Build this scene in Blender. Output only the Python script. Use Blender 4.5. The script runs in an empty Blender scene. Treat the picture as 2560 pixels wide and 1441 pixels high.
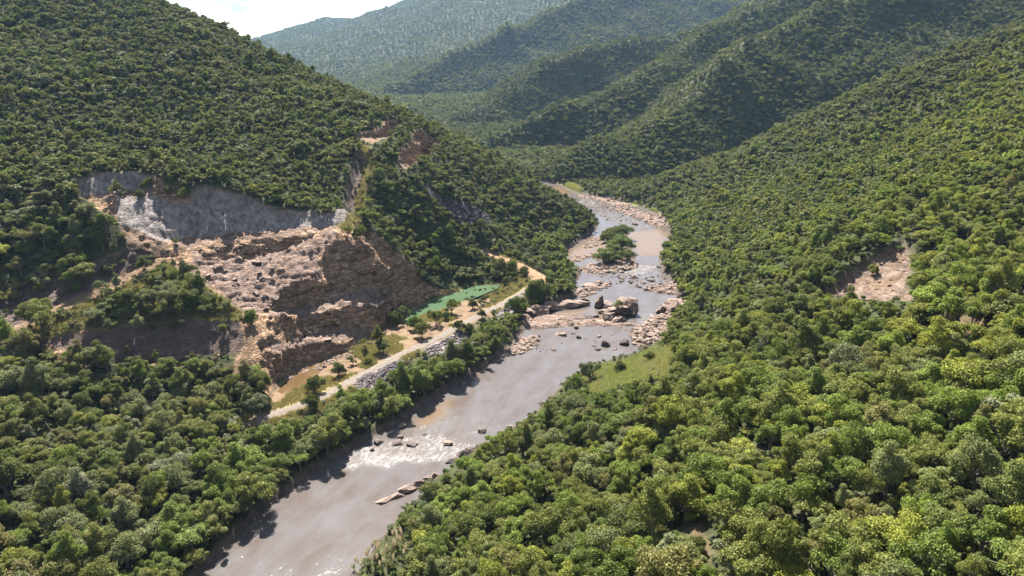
import bpy, bmesh, math, random
import numpy as np

random.seed(7)
RNG = np.random.default_rng(11)
S = bpy.context.scene
COL = S.collection

# ------------------------------------------------------------------ camera
CAM_H, FPX, UC, VC = 110.0, 1760.0, 1280.0, 720.5
PITCH = math.radians(19.4)
SP, CP = math.sin(PITCH), math.cos(PITCH)
cam = bpy.data.cameras.new('camera')
cam.sensor_width = 36.0
cam.lens = 36.0 * FPX / 2560.0
cam.clip_end = 30000.0
cam.clip_start = 0.5
camo = bpy.data.objects.new('camera', cam)
COL.objects.link(camo)
camo.location = (0, 0, CAM_H)
camo.rotation_euler = (math.pi / 2 - PITCH, 0, 0)
S.camera = camo

# ------------------------------------------------------------------ light, sky, exposure
SUN_EL, SUN_AZ = math.radians(50), math.radians(-14)      # azimuth from +Y (view direction), negative = left
sun_dir = (math.sin(SUN_AZ) * math.cos(SUN_EL), math.cos(SUN_AZ) * math.cos(SUN_EL), math.sin(SUN_EL))
sl = bpy.data.lights.new('sun', 'SUN')
sl.energy = 5.0
sl.angle = math.radians(0.53)
sl.color = (1.0, 0.955, 0.87)
so = bpy.data.objects.new('sun', sl)
COL.objects.link(so)
so.rotation_euler = (math.pi / 2 - SUN_EL, 0, math.pi - SUN_AZ)

W = bpy.data.worlds.new('World')
S.world = W
W.use_nodes = True
nt = W.node_tree
nt.nodes.clear()
wo = nt.nodes.new('ShaderNodeOutputWorld')
bg = nt.nodes.new('ShaderNodeBackground')
sky = nt.nodes.new('ShaderNodeTexSky')
sky.sky_type = 'NISHITA'
sky.sun_disc = False
sky.sun_elevation = SUN_EL
sky.sun_rotation = SUN_AZ
sky.altitude = 700
sky.air_density = 1.0
sky.dust_density = 0.6
tc = nt.nodes.new('ShaderNodeTexCoord')
mp = nt.nodes.new('ShaderNodeMapping')
mp.inputs['Scale'].default_value = (1.0, 1.0, 3.2)
nz = nt.nodes.new('ShaderNodeTexNoise')
nz.inputs['Scale'].default_value = 5.5
nz.inputs['Detail'].default_value = 7
nz.inputs['Roughness'].default_value = 0.6
nz.inputs['Distortion'].default_value = 0.35
cr = nt.nodes.new('ShaderNodeValToRGB')
cr.color_ramp.elements[0].position = 0.42
cr.color_ramp.elements[1].position = 0.60
mx = nt.nodes.new('ShaderNodeMixRGB')
mx.inputs[2].default_value = (3.6, 3.9, 4.4, 1)
nt.links.new(tc.outputs['Generated'], mp.inputs[0])
nt.links.new(mp.outputs[0], nz.inputs['Vector'])
nt.links.new(nz.outputs[0], cr.inputs[0])
nt.links.new(cr.outputs[0], mx.inputs[0])
nt.links.new(sky.outputs[0], mx.inputs[1])
nt.links.new(mx.outputs[0], bg.inputs[0])
bg.inputs[1].default_value = 0.05
nt.links.new(bg.outputs[0], wo.inputs[0])

S.view_settings.view_transform = 'Standard'
S.view_settings.look = 'None'
S.view_settings.exposure = 2.0
S.view_settings.gamma = 1.0
S.render.engine = 'CYCLES'
S.cycles.max_bounces = 5
S.cycles.diffuse_bounces = 1
S.cycles.glossy_bounces = 2
S.cycles.transmission_bounces = 3
S.cycles.transparent_max_bounces = 4
S.cycles.volume_bounces = 0
S.cycles.use_denoising = True
S.cycles.caustics_reflective = False
S.cycles.caustics_refractive = False


# ------------------------------------------------------------------ picks: a pixel and a height or a depth give a point
def PZ(u, v, z):
    b = (v - VC) / FPX
    t = (CAM_H - z) / (SP + b * CP)
    return np.array([(u - UC) / FPX * t, t * (CP - b * SP), z])


def PT(u, v, t):
    b = (v - VC) / FPX
    return np.array([(u - UC) / FPX * t, t * (CP - b * SP), CAM_H - t * (SP + b * CP)])


def project(p):
    p = np.asarray(p, float)
    x, y, z = p[..., 0], p[..., 1], p[..., 2] - CAM_H
    dep = y * CP - z * SP
    up = y * SP + z * CP
    return UC + FPX * x / dep, VC - FPX * up / dep, dep


def poly(pts, z):
    return np.array([PZ(u, v, z)[:2] for u, v in pts])


# ------------------------------------------------------------------ noise
def _hash(ix, iy, seed):
    h = (ix.astype(np.int64) * 374761393 + iy.astype(np.int64) * 668265263 + seed * 1442695041) & 0x7fffffff
    h = ((h ^ (h >> 13)) * 1274126177) & 0x7fffffff
    return ((h ^ (h >> 16)) & 0xffff) / 65535.0


def vnoise(x, y, seed=0):
    ix, iy = np.floor(x), np.floor(y)
    fx, fy = x - ix, y - iy
    fx, fy = fx * fx * fx * (fx * (fx * 6 - 15) + 10), fy * fy * fy * (fy * (fy * 6 - 15) + 10)
    a, b = _hash(ix, iy, seed), _hash(ix + 1, iy, seed)
    c, d = _hash(ix, iy + 1, seed), _hash(ix + 1, iy + 1, seed)
    return (a * (1 - fx) + b * fx) * (1 - fy) + (c * (1 - fx) + d * fx) * fy


def fbm(x, y, wl, seed=0, octv=4, gain=0.5):
    s, a, tot = 0, 1.0, 0
    for k in range(octv):
        s = s + a * (vnoise(x / wl * 2 ** k + 17.3 * k, y / wl * 2 ** k - 9.1 * k, seed + k) * 2 - 1)
        tot += a
        a *= gain
    return s / tot


def ridged(x, y, wl, seed=0, octv=3):
    s, a, tot = 0, 1.0, 0
    for k in range(octv):
        s = s + a * (1 - np.abs(vnoise(x / wl * 2 ** k + 7.7 * k, y / wl * 2 ** k, seed + k) * 2 - 1) * 2)
        tot += a
        a *= 0.5
    return s / tot


def sstep(a, b, x):
    t = np.clip((x - a) / (b - a), 0, 1)
    return t * t * (3 - 2 * t)


def poly_sd(X, Y, P):
    """signed distance to a closed polygon, negative inside"""
    d2 = np.full(X.shape, 1e18)
    inside = np.zeros(X.shape, bool)
    n = len(P)
    for i in range(n):
        ax, ay = P[i]
        bx, by = P[(i + 1) % n]
        ex, ey = bx - ax, by - ay
        L = ex * ex + ey * ey + 1e-12
        t = np.clip(((X - ax) * ex + (Y - ay) * ey) / L, 0, 1)
        d2 = np.minimum(d2, (X - ax - t * ex) ** 2 + (Y - ay - t * ey) ** 2)
        cond = ((ay > Y) != (by > Y))
        with np.errstate(divide='ignore', invalid='ignore'):
            xi = ax + (Y - ay) / (by - ay if by != ay else 1e-12) * ex
        inside ^= cond & (X < xi)
    d = np.sqrt(d2)
    return np.where(inside, -d, d)


def line_dist(X, Y, P):
    """distance to an open polyline and the interpolated third column at the nearest point"""
    best = np.full(X.shape, 1e18)
    val = np.zeros(X.shape)
    for i in range(len(P) - 1):
        a, b = P[i], P[i + 1]
        ex, ey = b[0] - a[0], b[1] - a[1]
        t = np.clip(((X - a[0]) * ex + (Y - a[1]) * ey) / (ex * ex + ey * ey + 1e-12), 0, 1)
        d2 = (X - a[0] - t * ex) ** 2 + (Y - a[1] - t * ey) ** 2
        m = d2 < best
        best = np.where(m, d2, best)
        val = np.where(m, a[2] + t * (b[2] - a[2]), val)
    return np.sqrt(best), val


# ------------------------------------------------------------------ river outline (water level z = 0)
LEFT_BANK = [(300, 1640), (430, 1520), (500, 1441), (600, 1335), (700, 1240), (815, 1160), (930, 1095), (1000, 1050),
             (1080, 1000), (1180, 935), (1262, 880), (1282, 850), (1310, 828), (1330, 800), (1345, 775),
             (1400, 752), (1440, 742), (1452, 728), (1430, 715), (1440, 700), (1452, 690), (1452, 672), (1420, 660), (1408, 640),
             (1420, 618), (1460, 597), (1488, 574), (1498, 556), (1486, 538), (1455, 515), (1425, 497), (1395, 482), (1375, 470)]
RIGHT_BANK = [(1405, 462), (1440, 478), (1490, 492), (1560, 504), (1610, 516), (1650, 535), (1668, 560), (1678, 585),
              (1662, 620), (1652, 650), (1660, 680), (1690, 705), (1685, 730), (1700, 760), (1690, 790), (1665, 830), (1640, 860), (1600, 884),
              (1530, 902), (1462, 927), (1395, 975), (1310, 1060), (1210, 1118), (1100, 1195), (1030, 1260),
              (965, 1340), (900, 1425), (830, 1520), (760, 1640)]
LB = poly(LEFT_BANK, 0)
RB = poly(RIGHT_BANK, 0)
# upstream the river turns left behind the nose of the left hill
UP_L = np.array([[8, 566], [-40, 590], [-110, 640], [-220, 720]])
UP_R = np.array([[-215, 740], [-100, 660], [-30, 610], [16, 590]])
RIVER = np.vstack([LB, UP_L, UP_R, RB])

# ------------------------------------------------------------------ survey of the abandoned dam works: lines along the top and foot of every face
# (pixel, depth); the ground between the lines is a triangulated surface
BL = {
    'floor_edge': [(690, 968, 229.3), (740, 922, 242.2), (800, 899, 249), (870, 881, 255), (945, 836, 270.5), (985, 802, 283.6), (1010, 776, 294.5)],
    'block_top': [(690, 985, 225.6), (641, 858, 232), (660, 830, 236), (664, 800, 240), (700, 776, 245)],
    'step_front': [(650, 872, 232.6), (700, 875, 234.6), (760, 868, 245.9), (800, 858, 250.5), (850, 850, 254.6), (890, 845, 260), (930, 835, 268)],
    'step_back': [(672, 850, 236), (700, 848, 238), (760, 838, 252), (800, 830, 256.5), (860, 815, 262), (900, 822, 266)],
    'bench_front': [(672, 800, 241.5), (714, 782, 246), (752, 786, 254), (805, 779, 258.5), (882, 762, 265), (940, 765, 271.5), (978, 748, 282), (998, 735, 289)],
    'bench_back': [(690, 776, 249.5), (760, 766, 259.2), (818, 752, 266.2), (836, 742, 270), (842, 736, 271.2), (920, 722, 276.8), (985, 702, 286), (1004, 702, 290)],
    'cliff_top': [(690, 735, 251), (715, 702, 252.8), (770, 692, 260.8), (812, 706, 267.2), (806, 690, 268.5), (794, 655, 270.2), (796, 628, 272.2), (850, 594, 275.5), (900, 603, 279.3), (950, 636, 283.6), (990, 668, 288.2), (1012, 690, 293)],
    'shoulder': [(830, 572, 283), (770, 604, 278), (730, 626, 272.5), (700, 660, 265.5), (690, 700, 259)],
    'ledge_front': [(480, 622, 268), (560, 606, 273), (640, 600, 277), (720, 590, 281), (800, 578, 283.5)],
    'wall_foot': [(520, 650, 266), (580, 646, 271), (650, 646, 275), (700, 640, 278.5), (735, 616, 280)],
    'rubble_a': [(480, 660, 260), (500, 690, 256), (545, 730, 249.5), (600, 768, 246)],
    'rubble_b': [(560, 690, 258.5), (600, 700, 257.5), (640, 690, 261.5), (645, 740, 253), (670, 768, 249.5), (645, 790, 243.5)],
    'ledge_back': [(412, 606, 266), (430, 603, 271), (480, 598, 274.5), (560, 588, 279), (640, 580, 283), (700, 577, 285), (770, 571, 287), (830, 566, 288.5), (868, 556, 290)],
    'grey_top': [(290, 497, 270), (382, 489, 276), (412, 503, 277.5), (477, 514, 281), (515, 482, 285.5), (553, 480, 287), (600, 496, 288), (650, 518, 289), (700, 536, 290), (770, 532, 291.5), (830, 528, 293.5), (884, 508, 296)],
    'grey_foot_left': [(300, 560, 262), (328, 568, 262.5), (366, 584, 264)],
    'dirt_fan': [(330, 608, 257), (372, 632, 259), (420, 628, 263)],
    'mini_foot': [(198, 500, 268), (260, 488, 272), (330, 478, 277), (382, 472, 280)],
    'mini_top': [(195, 449, 271), (244, 434, 275), (324, 430, 280), (384, 440, 283)],
    'haul_front': [(425, 652, 261.5), (350, 688, 251), (250, 742, 241), (60, 822, 226), (-60, 870, 217)],
    'haul_back': [(405, 638, 262), (300, 692, 251), (150, 764, 238.6), (40, 816, 229), (-80, 862, 219.5)],
    'haul_top': [(310, 634, 258), (230, 667, 253), (150, 702, 248), (0, 747, 240), (-90, 800, 231)],
    'mound_crest': [(430, 664, 257.5), (500, 700, 250.5), (560, 745, 243.5), (606, 780, 239.5)],
    'mound_rim': [(600, 800, 236), (450, 802, 233.5), (330, 812, 230), (200, 830, 226), (90, 852, 221)],
    'front_foot': [(610, 862, 231.5), (600, 882, 229), (450, 896, 227.3), (330, 905, 224), (210, 900, 221.5)],
    'front_out': [(585, 905, 225.5), (450, 915, 223.5), (300, 920, 219.5), (150, 905, 217)],
    'ramp_right': [(655, 812, 239.5), (640, 840, 234), (628, 900, 227.5), (622, 962, 222.3), (660, 982, 224)],
    'ramp_left': [(618, 822, 236), (606, 866, 230.5), (588, 920, 223.5), (570, 968, 219)],
}
BL3 = {k: np.array([PT(*p) for p in v]) for k, v in BL.items()}
ROAD_SIDE = [(1000, 890), (820, 1000), (700, 1036)]
WORKS_LINE = ([('grey_top', slice(None, 4, -1)), ('grey_top', slice(4, 2, -1)), ('mini_top', slice(None, None, -1)), ('mini_foot', slice(0, 1)), ('grey_foot_left', slice(0, 1)), ('dirt_fan', slice(0, 1)),
               ('haul_top', slice(None)), ('mound_rim', slice(-1, None)), ('front_out', slice(None, None, -1)), ('ramp_left', slice(2, None)), ('ramp_right', slice(3, 5)), ('block_top', slice(0, 1)),
               ('floor_edge', slice(0, None)), ('cliff_top', slice(-1, 8, -1))])
WORKS = np.vstack([BL3[k][sl_] for k, sl_ in WORKS_LINE])

# ------------------------------------------------------------------ near landform: thin-plate spline through picked points
ctl = []
for u, v in LEFT_BANK[1::2]:
    ctl.append(PZ(u, v, 0.6))
for u, v in RIGHT_BANK[::2]:
    ctl.append(PZ(u, v, 0.6))
for u, v, t in [
    # left hill skyline (ground under the crest trees)
    (430, 26, 440), (600, 118, 420), (760, 195, 410), (940, 256, 405), (1020, 312, 405), (1200, 402, 410), (1330, 460, 425),
    (1410, 498, 432), (200, -95, 470), (-50, -160, 450), (-400, -160, 450),
    # its face
    (0, 0, 390), (0, 150, 340), (0, 300, 300), (0, 450, 272), (0, 600, 252), (300, 150, 375), (300, 300, 330),
    (450, 400, 302), (650, 350, 332), (800, 350, 345), (850, 450, 314),
    (150, 560, 262), (-350, 300, 290), (-350, 600, 245), (-350, 900, 200),
    (940, 560, 293),
    (1000, 450, 330), (1000, 600, 300), (1100, 550, 335), (1150, 480, 365), (1200, 600, 354), (1120, 668, 331), (1185, 682, 336), (1060, 690, 312), (1300, 500, 405),
    (1250, 650, 352), (1350, 605, 400), (1400, 560, 425),
    # right-hand slope
    (1400, 1441, 130), (1900, 1441, 100), (2560, 1441, 85), (2560, 1000, 125), (2560, 700, 170), (2560, 400, 260),
    (2150, 700, 215), (2180, 500, 310), (2000, 400, 425), (1900, 550, 355), (1900, 800, 215), (1900, 1100, 142),
    (1600, 1200, 150), (1700, 1000, 180), (2250, 1000, 140), (2300, 300, 400), (1760, 520, 420), (1760, 700, 285),
    (3000, 1000, 115), (3000, 500, 200),
    # crest of the nearest right-hand spur
    (1650, 448, 490), (1850, 373, 480), (2000, 298, 470), (2150, 235, 465), (2330, 160, 460), (2440, 122, 455), (2560, 84, 455),
    (2800, 10, 450),
]:
    ctl.append(PT(u, v, t))
for u, v, z in [(300, 1000, 8), (100, 1000, 12), (0, 940, 17), (480, 1000, 6), (640, 1060, 3.5), (0, 1200, 9), (300, 1160, 6),
                (0, 1441, 7), (350, 1300, 3.5), (760, 1040, 3.2), (900, 960, 4), (1080, 860, 4), (1230, 770, 4), (1330, 700, 4.5),
                (1100, 920, 2.6), (950, 1010, 2.4), (1260, 800, 3), (-300, 1300, 14), (-300, 1600, 14), (-200, 900, 18)]:
    ctl.append(PZ(u, v, z))
for p in [(-20, 520, 12), (-100, 545, 42), (-250, 580, 88), (70, 505, 1.0), (-100, 660, 4), (-300, 760, 40), (-30, 600, 2),
          (130, 545, 4), (185, 540, 22), (225, 535, 38), (262, 530, 55), (306, 525, 72), (345, 525, 84), (420, 530, 100)]:
    ctl.append(np.array(p, float))
for p in np.vstack([BL3['grey_top'][3:], BL3['mini_top'], BL3['haul_top'], BL3['front_out'], BL3['cliff_top'][8:], BL3['ramp_left'][2:], BL3['mini_foot'][:1], BL3['grey_foot_left'][:1]]):
    ctl.append(p)
ctl = np.array(ctl)
SC = 100.0


def tps_fit(c, lam=0.02):
    n = len(c)
    d = np.sqrt(((c[:, None, :2] - c[None, :, :2]) ** 2).sum(-1)) / SC
    K = np.where(d > 0, d * d * np.log(d + 1e-12), 0) + lam * np.eye(n)
    Pm = np.hstack([np.ones((n, 1)), c[:, :2] / SC])
    A = np.zeros((n + 3, n + 3))
    A[:n, :n] = K
    A[:n, n:] = Pm
    A[n:, :n] = Pm.T
    return np.linalg.solve(A, np.concatenate([c[:, 2], np.zeros(3)]))


TW = tps_fit(ctl)


def tps(X, Y):
    n = len(ctl)
    out = np.empty(X.shape)
    xf, yf, of = X.ravel(), Y.ravel(), out.ravel()
    for s in range(0, xf.size, 40000):
        x, y = xf[s:s + 40000], yf[s:s + 40000]
        r2 = ((x[:, None] - ctl[None, :, 0]) ** 2 + (y[:, None] - ctl[None, :, 1]) ** 2) / (SC * SC)
        of[s:s + 40000] = (r2 * np.log(r2 + 1e-12) * 0.5) @ TW[:n] + TW[n] + TW[n + 1] * x / SC + TW[n + 2] * y / SC
    return of.reshape(X.shape)


# far spurs: crest picks (pixel, depth), side slope
SPURS = [
    ([(1330, 450, 560), (1480, 368, 590), (1608, 303, 610), (1685, 268, 625), (1767, 173, 650), (1900, 96, 680), (2050, 26, 700), (2300, -60, 720), (2600, -130, 740)], 0.64, 12),
    ([(1205, 374, 725), (1359, 294, 760), (1550, 216, 800), (1640, 172, 815), (1760, 84, 850), (1900, 24, 880), (2050, -50, 900), (2400, -120, 950)], 0.64, 14),
    ([(1110, 314, 950), (1300, 208, 1000), (1445, 124, 1050), (1573, 110, 1080), (1677, 100, 1100), (1758, 62, 1130), (1830, 36, 1150), (2000, -40, 1200), (2400, -120, 1250)], 0.62, 14),
    ([(929, 241, 1400), (1080, 167, 1480), (1230, 92, 1550), (1376, 36, 1620), (1500, -10, 1700), (1800, -80, 1800), (2200, -120, 1900)], 0.55, 18),
    ([(-200, 150, 3900), (300, 135, 3850), (540, 118, 3800), (620, 98, 3700), (850, 51, 3600), (1050, 6, 3500), (1300, -60, 3400), (1700, -120, 3300), (2400, -160, 3200)], 0.20, 60),
    ([(760, 200, 2500), (900, 150, 2750), (1020, 85, 2950), (1130, 30, 3200), (1200, -30, 3350)], 0.24, 30),
    ([(930, 215, 1950), (1080, 120, 2300), (1180, 60, 2500), (1300, 10, 2700), (1450, -40, 2900)], 0.26, 30),
]
SPURS = [(np.array([PT(*p) for p in pts]), sl_, rr) for pts, sl_, rr in SPURS]

# ------------------------------------------------------------------ excavations of the abandoned dam works
# polygons (pixel + height of the floor at that corner), wall slope, ragged amount, ledge height
CUTS = {
    'floor': ([(690, 968, 3.4), (740, 922, 3.4), (800, 899, 3.4), (870, 881, 3.4), (945, 836, 3.4), (985, 802, 3.4), (1010, 776, 3.4), (1060, 756, 3.4), (1110, 736, 3.4), (1190, 713, 3.4),
               (1250, 701, 3.6), (1290, 690, 3.8), (1345, 690, 4), (1362, 702, 4), (1300, 745, 4), (1200, 800, 4), (1000, 890, 4), (820, 1000, 4), (690, 1042, 3.6), (668, 1000, 3.4)], 2.2, 1.6, 2.2),
    'terrace': ([(893, 344, 64.5), (960, 340, 62.5), (1000, 342, 60), (960, 356, 61), (905, 362, 63)], 2.2, 0.8, 1.5),
    'terrace2': ([(985, 412, 54), (1040, 406, 49.5), (1070, 408, 45), (1030, 424, 49), (950, 424, 56.5)], 2.2, 0.8, 1.5),
}
CUTP = {}
for k, (pts, sl_, rag, led) in CUTS.items():
    P3 = np.array([PZ(u, v, z) for u, v, z in pts])
    A = np.c_[P3[:, :2], np.ones(len(P3))]
    co, *_ = np.linalg.lstsq(A, P3[:, 2], rcond=None)
    CUTP[k] = (P3[:, :2], co, sl_, rag, led)

POND = poly([(1008, 806), (1022, 782), (1060, 760), (1110, 740), (1190, 717), (1244, 713), (1238, 723), (1180, 746), (1120, 772), (1060, 790), (1034, 803)], 3.0)
PUDDLE = poly([(692, 980), (700, 964), (745, 930), (800, 903), (822, 900), (800, 935), (772, 962), (735, 976), (705, 988)], 3.05)
BAR = poly([(1345, 792), (1400, 783), (1450, 788), (1490, 797), (1560, 806), (1600, 812), (1580, 816), (1500, 815), (1400, 818), (1330, 826), (1300, 815), (1310, 795)], 0)
ISLAND = poly([(1478, 648), (1486, 628), (1510, 600), (1512, 580), (1530, 568), (1556, 572), (1572, 595), (1580, 632), (1592, 655), (1580, 668), (1530, 664)], 0)
SHELF = poly([(1448, 735), (1470, 716), (1500, 704), (1530, 708), (1500, 722), (1462, 742)], 0)
SHOAL = poly([(1446, 676), (1480, 660), (1530, 664), (1580, 660), (1598, 668), (1570, 678), (1520, 682), (1470, 686)], 0)
SIDE = poly([(1415, 650), (1440, 640), (1480, 632), (1490, 640), (1460, 650), (1430, 656)], 0)
SIDE2 = poly([(1450, 618), (1490, 596), (1510, 590), (1508, 604), (1480, 620)], 0)
GRAVEL_R = poly([(1586, 862), (1572, 834), (1606, 812), (1648, 790), (1672, 760), (1702, 742), (1720, 780), (1700, 825), (1650, 860), (1615, 874)], 0)
GRAVEL_R2 = poly([(1600, 722), (1640, 714), (1680, 708), (1694, 722), (1680, 738), (1640, 732)], 0)
GRAVEL_UP = poly([(1530, 512), (1600, 526), (1650, 540), (1667, 566), (1645, 570), (1600, 551), (1545, 530)], 0)
GRAVEL_UP2 = poly([(1440, 486), (1500, 492), (1560, 506), (1600, 516), (1560, 520), (1490, 503), (1450, 496)], 0)
LEDGE_L = poly([(1262, 890), (1292, 852), (1330, 838), (1352, 842), (1340, 862), (1300, 884)], 0)
LANDS = [(BAR, 0.7), (ISLAND, 1.2), (SHELF, 0.7), (SHOAL, 0.45), (SIDE, 0.5), (SIDE2, 0.5), (GRAVEL_R, 0.8), (GRAVEL_R2, 0.5), (GRAVEL_UP, 0.6),
         (GRAVEL_UP2, 0.5), (LEDGE_L, 0.5)]
SLIP_PX = ([(2065, 722), (2100, 690), (2160, 655), (2205, 622), (2255, 604), (2285, 645), (2268, 700), (2290, 745), (2200, 748), (2120, 738)])
RED_PX = ([(2385, 780), (2430, 790), (2480, 810), (2475, 835), (2420, 820), (2380, 800)])
BARE_PX = ([(1722, 1345), (1738, 1310), (1755, 1315), (1765, 1360), (1775, 1400), (1745, 1405), (1728, 1380)])
GRASS_R_PX = ([(1462, 950), (1520, 908), (1610, 886), (1650, 862), (1690, 870), (1680, 905), (1650, 942), (1570, 965), (1490, 985)])
GRASS_FAR_PX = ([(1345, 455), (1395, 450), (1440, 460), (1462, 474), (1430, 479), (1395, 467)])
GRASS_FAR2_PX = ([(1565, 504), (1600, 494), (1640, 508), (1652, 526), (1610, 516)])
SCREE = np.array([PT(u, v, t)[:2] for u, v, t in [(1072, 486, 345), (1100, 486, 348), (1215, 540, 372), (1230, 560, 372), (1150, 548, 350), (1110, 525, 344)]])
RIPRAP = [poly(p, 3.2) for p in ([(885, 968), (905, 950), (985, 912), (1000, 915), (985, 938), (910, 982)], [(1060, 880), (1100, 858), (1150, 832), (1180, 838), (1190, 855), (1110, 880), (1070, 890)],
                                 [(1240, 790), (1265, 770), (1300, 740), (1312, 752), (1280, 790), (1252, 800)])]
TRACK_PIX = [(640, 1052, 3.6), (690, 1034, 3.7), (800, 997, 4), (900, 941, 4), (1000, 888, 4), (1100, 842, 4), (1190, 793, 4), (1250, 764, 4), (1300, 737, 4.1), (1345, 706, 4.2)]
TRACK = np.array([PZ(*p) for p in TRACK_PIX])
SPUR_ROAD = np.array([PZ(*p) for p in [(1345, 706, 4.2), (1352, 692, 4.4), (1325, 676, 5.2), (1285, 656, 6.5), (1240, 640, 8), (1205, 630, 9.5)]])
ORANGE = poly([(1205, 790), (1290, 735), (1335, 700), (1362, 700), (1365, 712), (1320, 745), (1250, 785)], 4)


# ------------------------------------------------------------------ terrain grid (finer where the quarry is)
def axis(segs):
    out = [segs[0][0]]
    for a, b, st0, st1 in segs:
        x = a
        n = max(1, int(round((b - a) / ((st0 + st1) / 2))))
        w = np.linspace(st0, st1, n)
        w = np.cumsum(w) / w.sum() * (b - a) + a
        out.extend(w.tolist())
    return np.array(out)


GX = axis([(-4500, -700, 120, 18), (-700, -270, 14, 4), (-270, -185, 3.2, 0.9), (-185, 5, 0.62, 0.62), (5, 130, 1.1, 1.6), (130, 340, 2.0, 3.0), (340, 900, 4, 14), (900, 4500, 18, 120)])
GY = axis([(20, 165, 2.4, 1.2), (165, 345, 0.62, 0.62), (345, 500, 1.0, 1.6), (500, 1200, 2.5, 7), (1200, 2600, 8, 14), (2600, 4500, 18, 40), (4500, 7000, 60, 160)])
X, Y = np.meshgrid(GX, GY)
Z = np.full(X.shape, 2.0)

near = (np.abs(X) < 800) & (Y < 760)
zn = np.full(X.shape, -500.0)
zn[near] = tps(X[near], Y[near])
zn -= np.maximum(0, Y - 560) * 0.55 + np.maximum(0, np.abs(X) - 520) * 0.4
# gullies and hollows
steepness = sstep(6, 30, zn)
zn += steepness * (fbm(X, Y, 60, 3, 4) * 4.0 + (ridged(X * 0.5, Y, 62, 9, 2) - 0.2) * 3.6)
Z = np.maximum(Z, zn)
for i, (cp, slp, rr) in enumerate(SPURS):
    far = (Y > 430) & (Y < 7000)
    xs, ys = X[far], Y[far]
    scale = 1.0 if i < 4 else 3.0
    wx = xs + fbm(xs, ys, 120 * scale, 20 + i, 3) * 26 * scale
    wy = ys + fbm(xs, ys, 120 * scale, 40 + i, 3) * 26 * scale
    d, zc = line_dist(wx, wy, cp)
    drop_ = slp * (np.sqrt(d * d + rr * rr) - rr)
    if i < 4:
        ridge_y = np.interp(wx, cp[:, 0], cp[:, 1])
        front = sstep(8, -8, wy - ridge_y)
        dd = np.sqrt(d * d + 36) - 6
        steep = 0.82 * np.minimum(dd, 48) + 0.52 * np.maximum(dd - 48, 0)
        drop_ = drop_ * (1 - front) + steep * front
    zz = zc - drop_
    zz += sstep(8, 40, zz) * (ridged(xs * 0.8 + 0.6 * ys, (ys * 0.8 - xs * 0.6) * 0.45, 95 * scale, 60 + i, 3) - 0.3) * (13 if i < 4 else 40)
    # smooth union keeps V-shaped gullies but softens the join
    Z[far] = np.maximum(Z[far], zz)
# distant backdrop country beyond everything
Z = np.maximum(Z, 2 + sstep(3800, 7000, Y) * 60)
Z += sstep(3, 15, Z) * fbm(X, Y, 14, 77, 3) * 0.7

BASE = Z.copy()
cutmask = {}
wallmask = np.zeros(X.shape)
qz = (X > -260) & (X < 20) & (Y > 150) & (Y < 420)
xq, yq = X[qz], Y[qz]
zq = Z[qz]
ragn = fbm(xq, yq, 9, 101, 4)
ragn2 = fbm(xq, yq, 28, 131, 2)
wall_any = np.zeros(xq.shape)
floor_any = np.zeros(xq.shape)
who = np.full(xq.shape, -1)
for ki, (k, (P2, co, slp, rag, led)) in enumerate(CUTP.items()):
    sd = poly_sd(xq, yq, P2) + ragn * rag + ragn2 * rag * 0.8
    plane = co[0] * xq + co[1] * yq + co[2]
    rise = slp * np.maximum(0, sd)
    if led > 0:
        ph = (rise + plane + ragn2 * 2.0) / led
        fr = ph - np.floor(ph)
        rise = np.where(rise > 0.2, rise + (sstep(0.15, 0.75, fr) - fr) * led * 0.8, rise)
    cand = plane + np.maximum(rise, 0) + np.where(sd < 0, fbm(xq, yq, 5, 200 + ki, 3) * (0.9 if k in ('rubble', 'shoulder', 'bench', 'step') else 0.3), 0)
    m = cand < zq
    who = np.where(m, ki, who)
    wall_any = np.where(m, np.where(sd > 0.3, 1.0, 0.0), wall_any)
    floor_any = np.where(m, np.where(sd <= 0.3, 1.0, 0.0), floor_any)
    zq = np.where(m, cand, zq)
Z[qz] = zq
WALL = np.zeros(X.shape)
FLOORM = np.zeros(X.shape)
WHO = np.full(X.shape, -1)
WALL[qz], FLOORM[qz], WHO[qz] = wall_any, floor_any, who

# the surveyed works, triangulated between their break lines
from mathutils.geometry import delaunay_2d_cdt
from mathutils import Vector
pv_, pe_, pz_ = [], [], []
for k, L in BL3.items():
    for i, p in enumerate(L):
        if i:
            pe_.append((len(pv_) - 1, len(pv_)))
        pv_.append(Vector((p[0], p[1])))
        pz_.append(p[2])
for u, v in ROAD_SIDE + [(760, 960), (850, 930), (930, 880), (985, 830)]:
    p = PZ(u, v, 3.7)
    pv_.append(Vector((p[0], p[1])))
    pz_.append(3.7)
ov, oe, of_, mv_, _, _ = delaunay_2d_cdt(pv_, pe_, [], 0, 1e-4)
oz = []
for i, orig in enumerate(mv_):
    if orig:
        oz.append(float(np.mean([pz_[k] for k in orig])))
    else:
        d = np.array([(ov[i] - q).length for q in pv_])
        k = np.argsort(d)[:2]
        oz.append(float(np.average(np.array(pz_)[k], weights=1 / (d[k] + 1e-3))))
ov = np.array([v[:] for v in ov])
cdt = np.full(xq.shape, np.nan)
wob = 0.9
bx_, by_ = np.floor((xq * 0.8 + yq * 0.6) / 3.3 + ragn), np.floor((yq * 0.8 - xq * 0.6) / 2.7 + ragn2)
xw = xq + fbm(xq, yq, 7, 151, 3) * wob * 1.2 + (_hash(bx_, by_, 21) - 0.5) * 0.8
yw = yq + fbm(xq, yq, 7, 161, 3) * wob * 1.2 + (_hash(bx_, by_, 22) - 0.5) * 0.9
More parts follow.
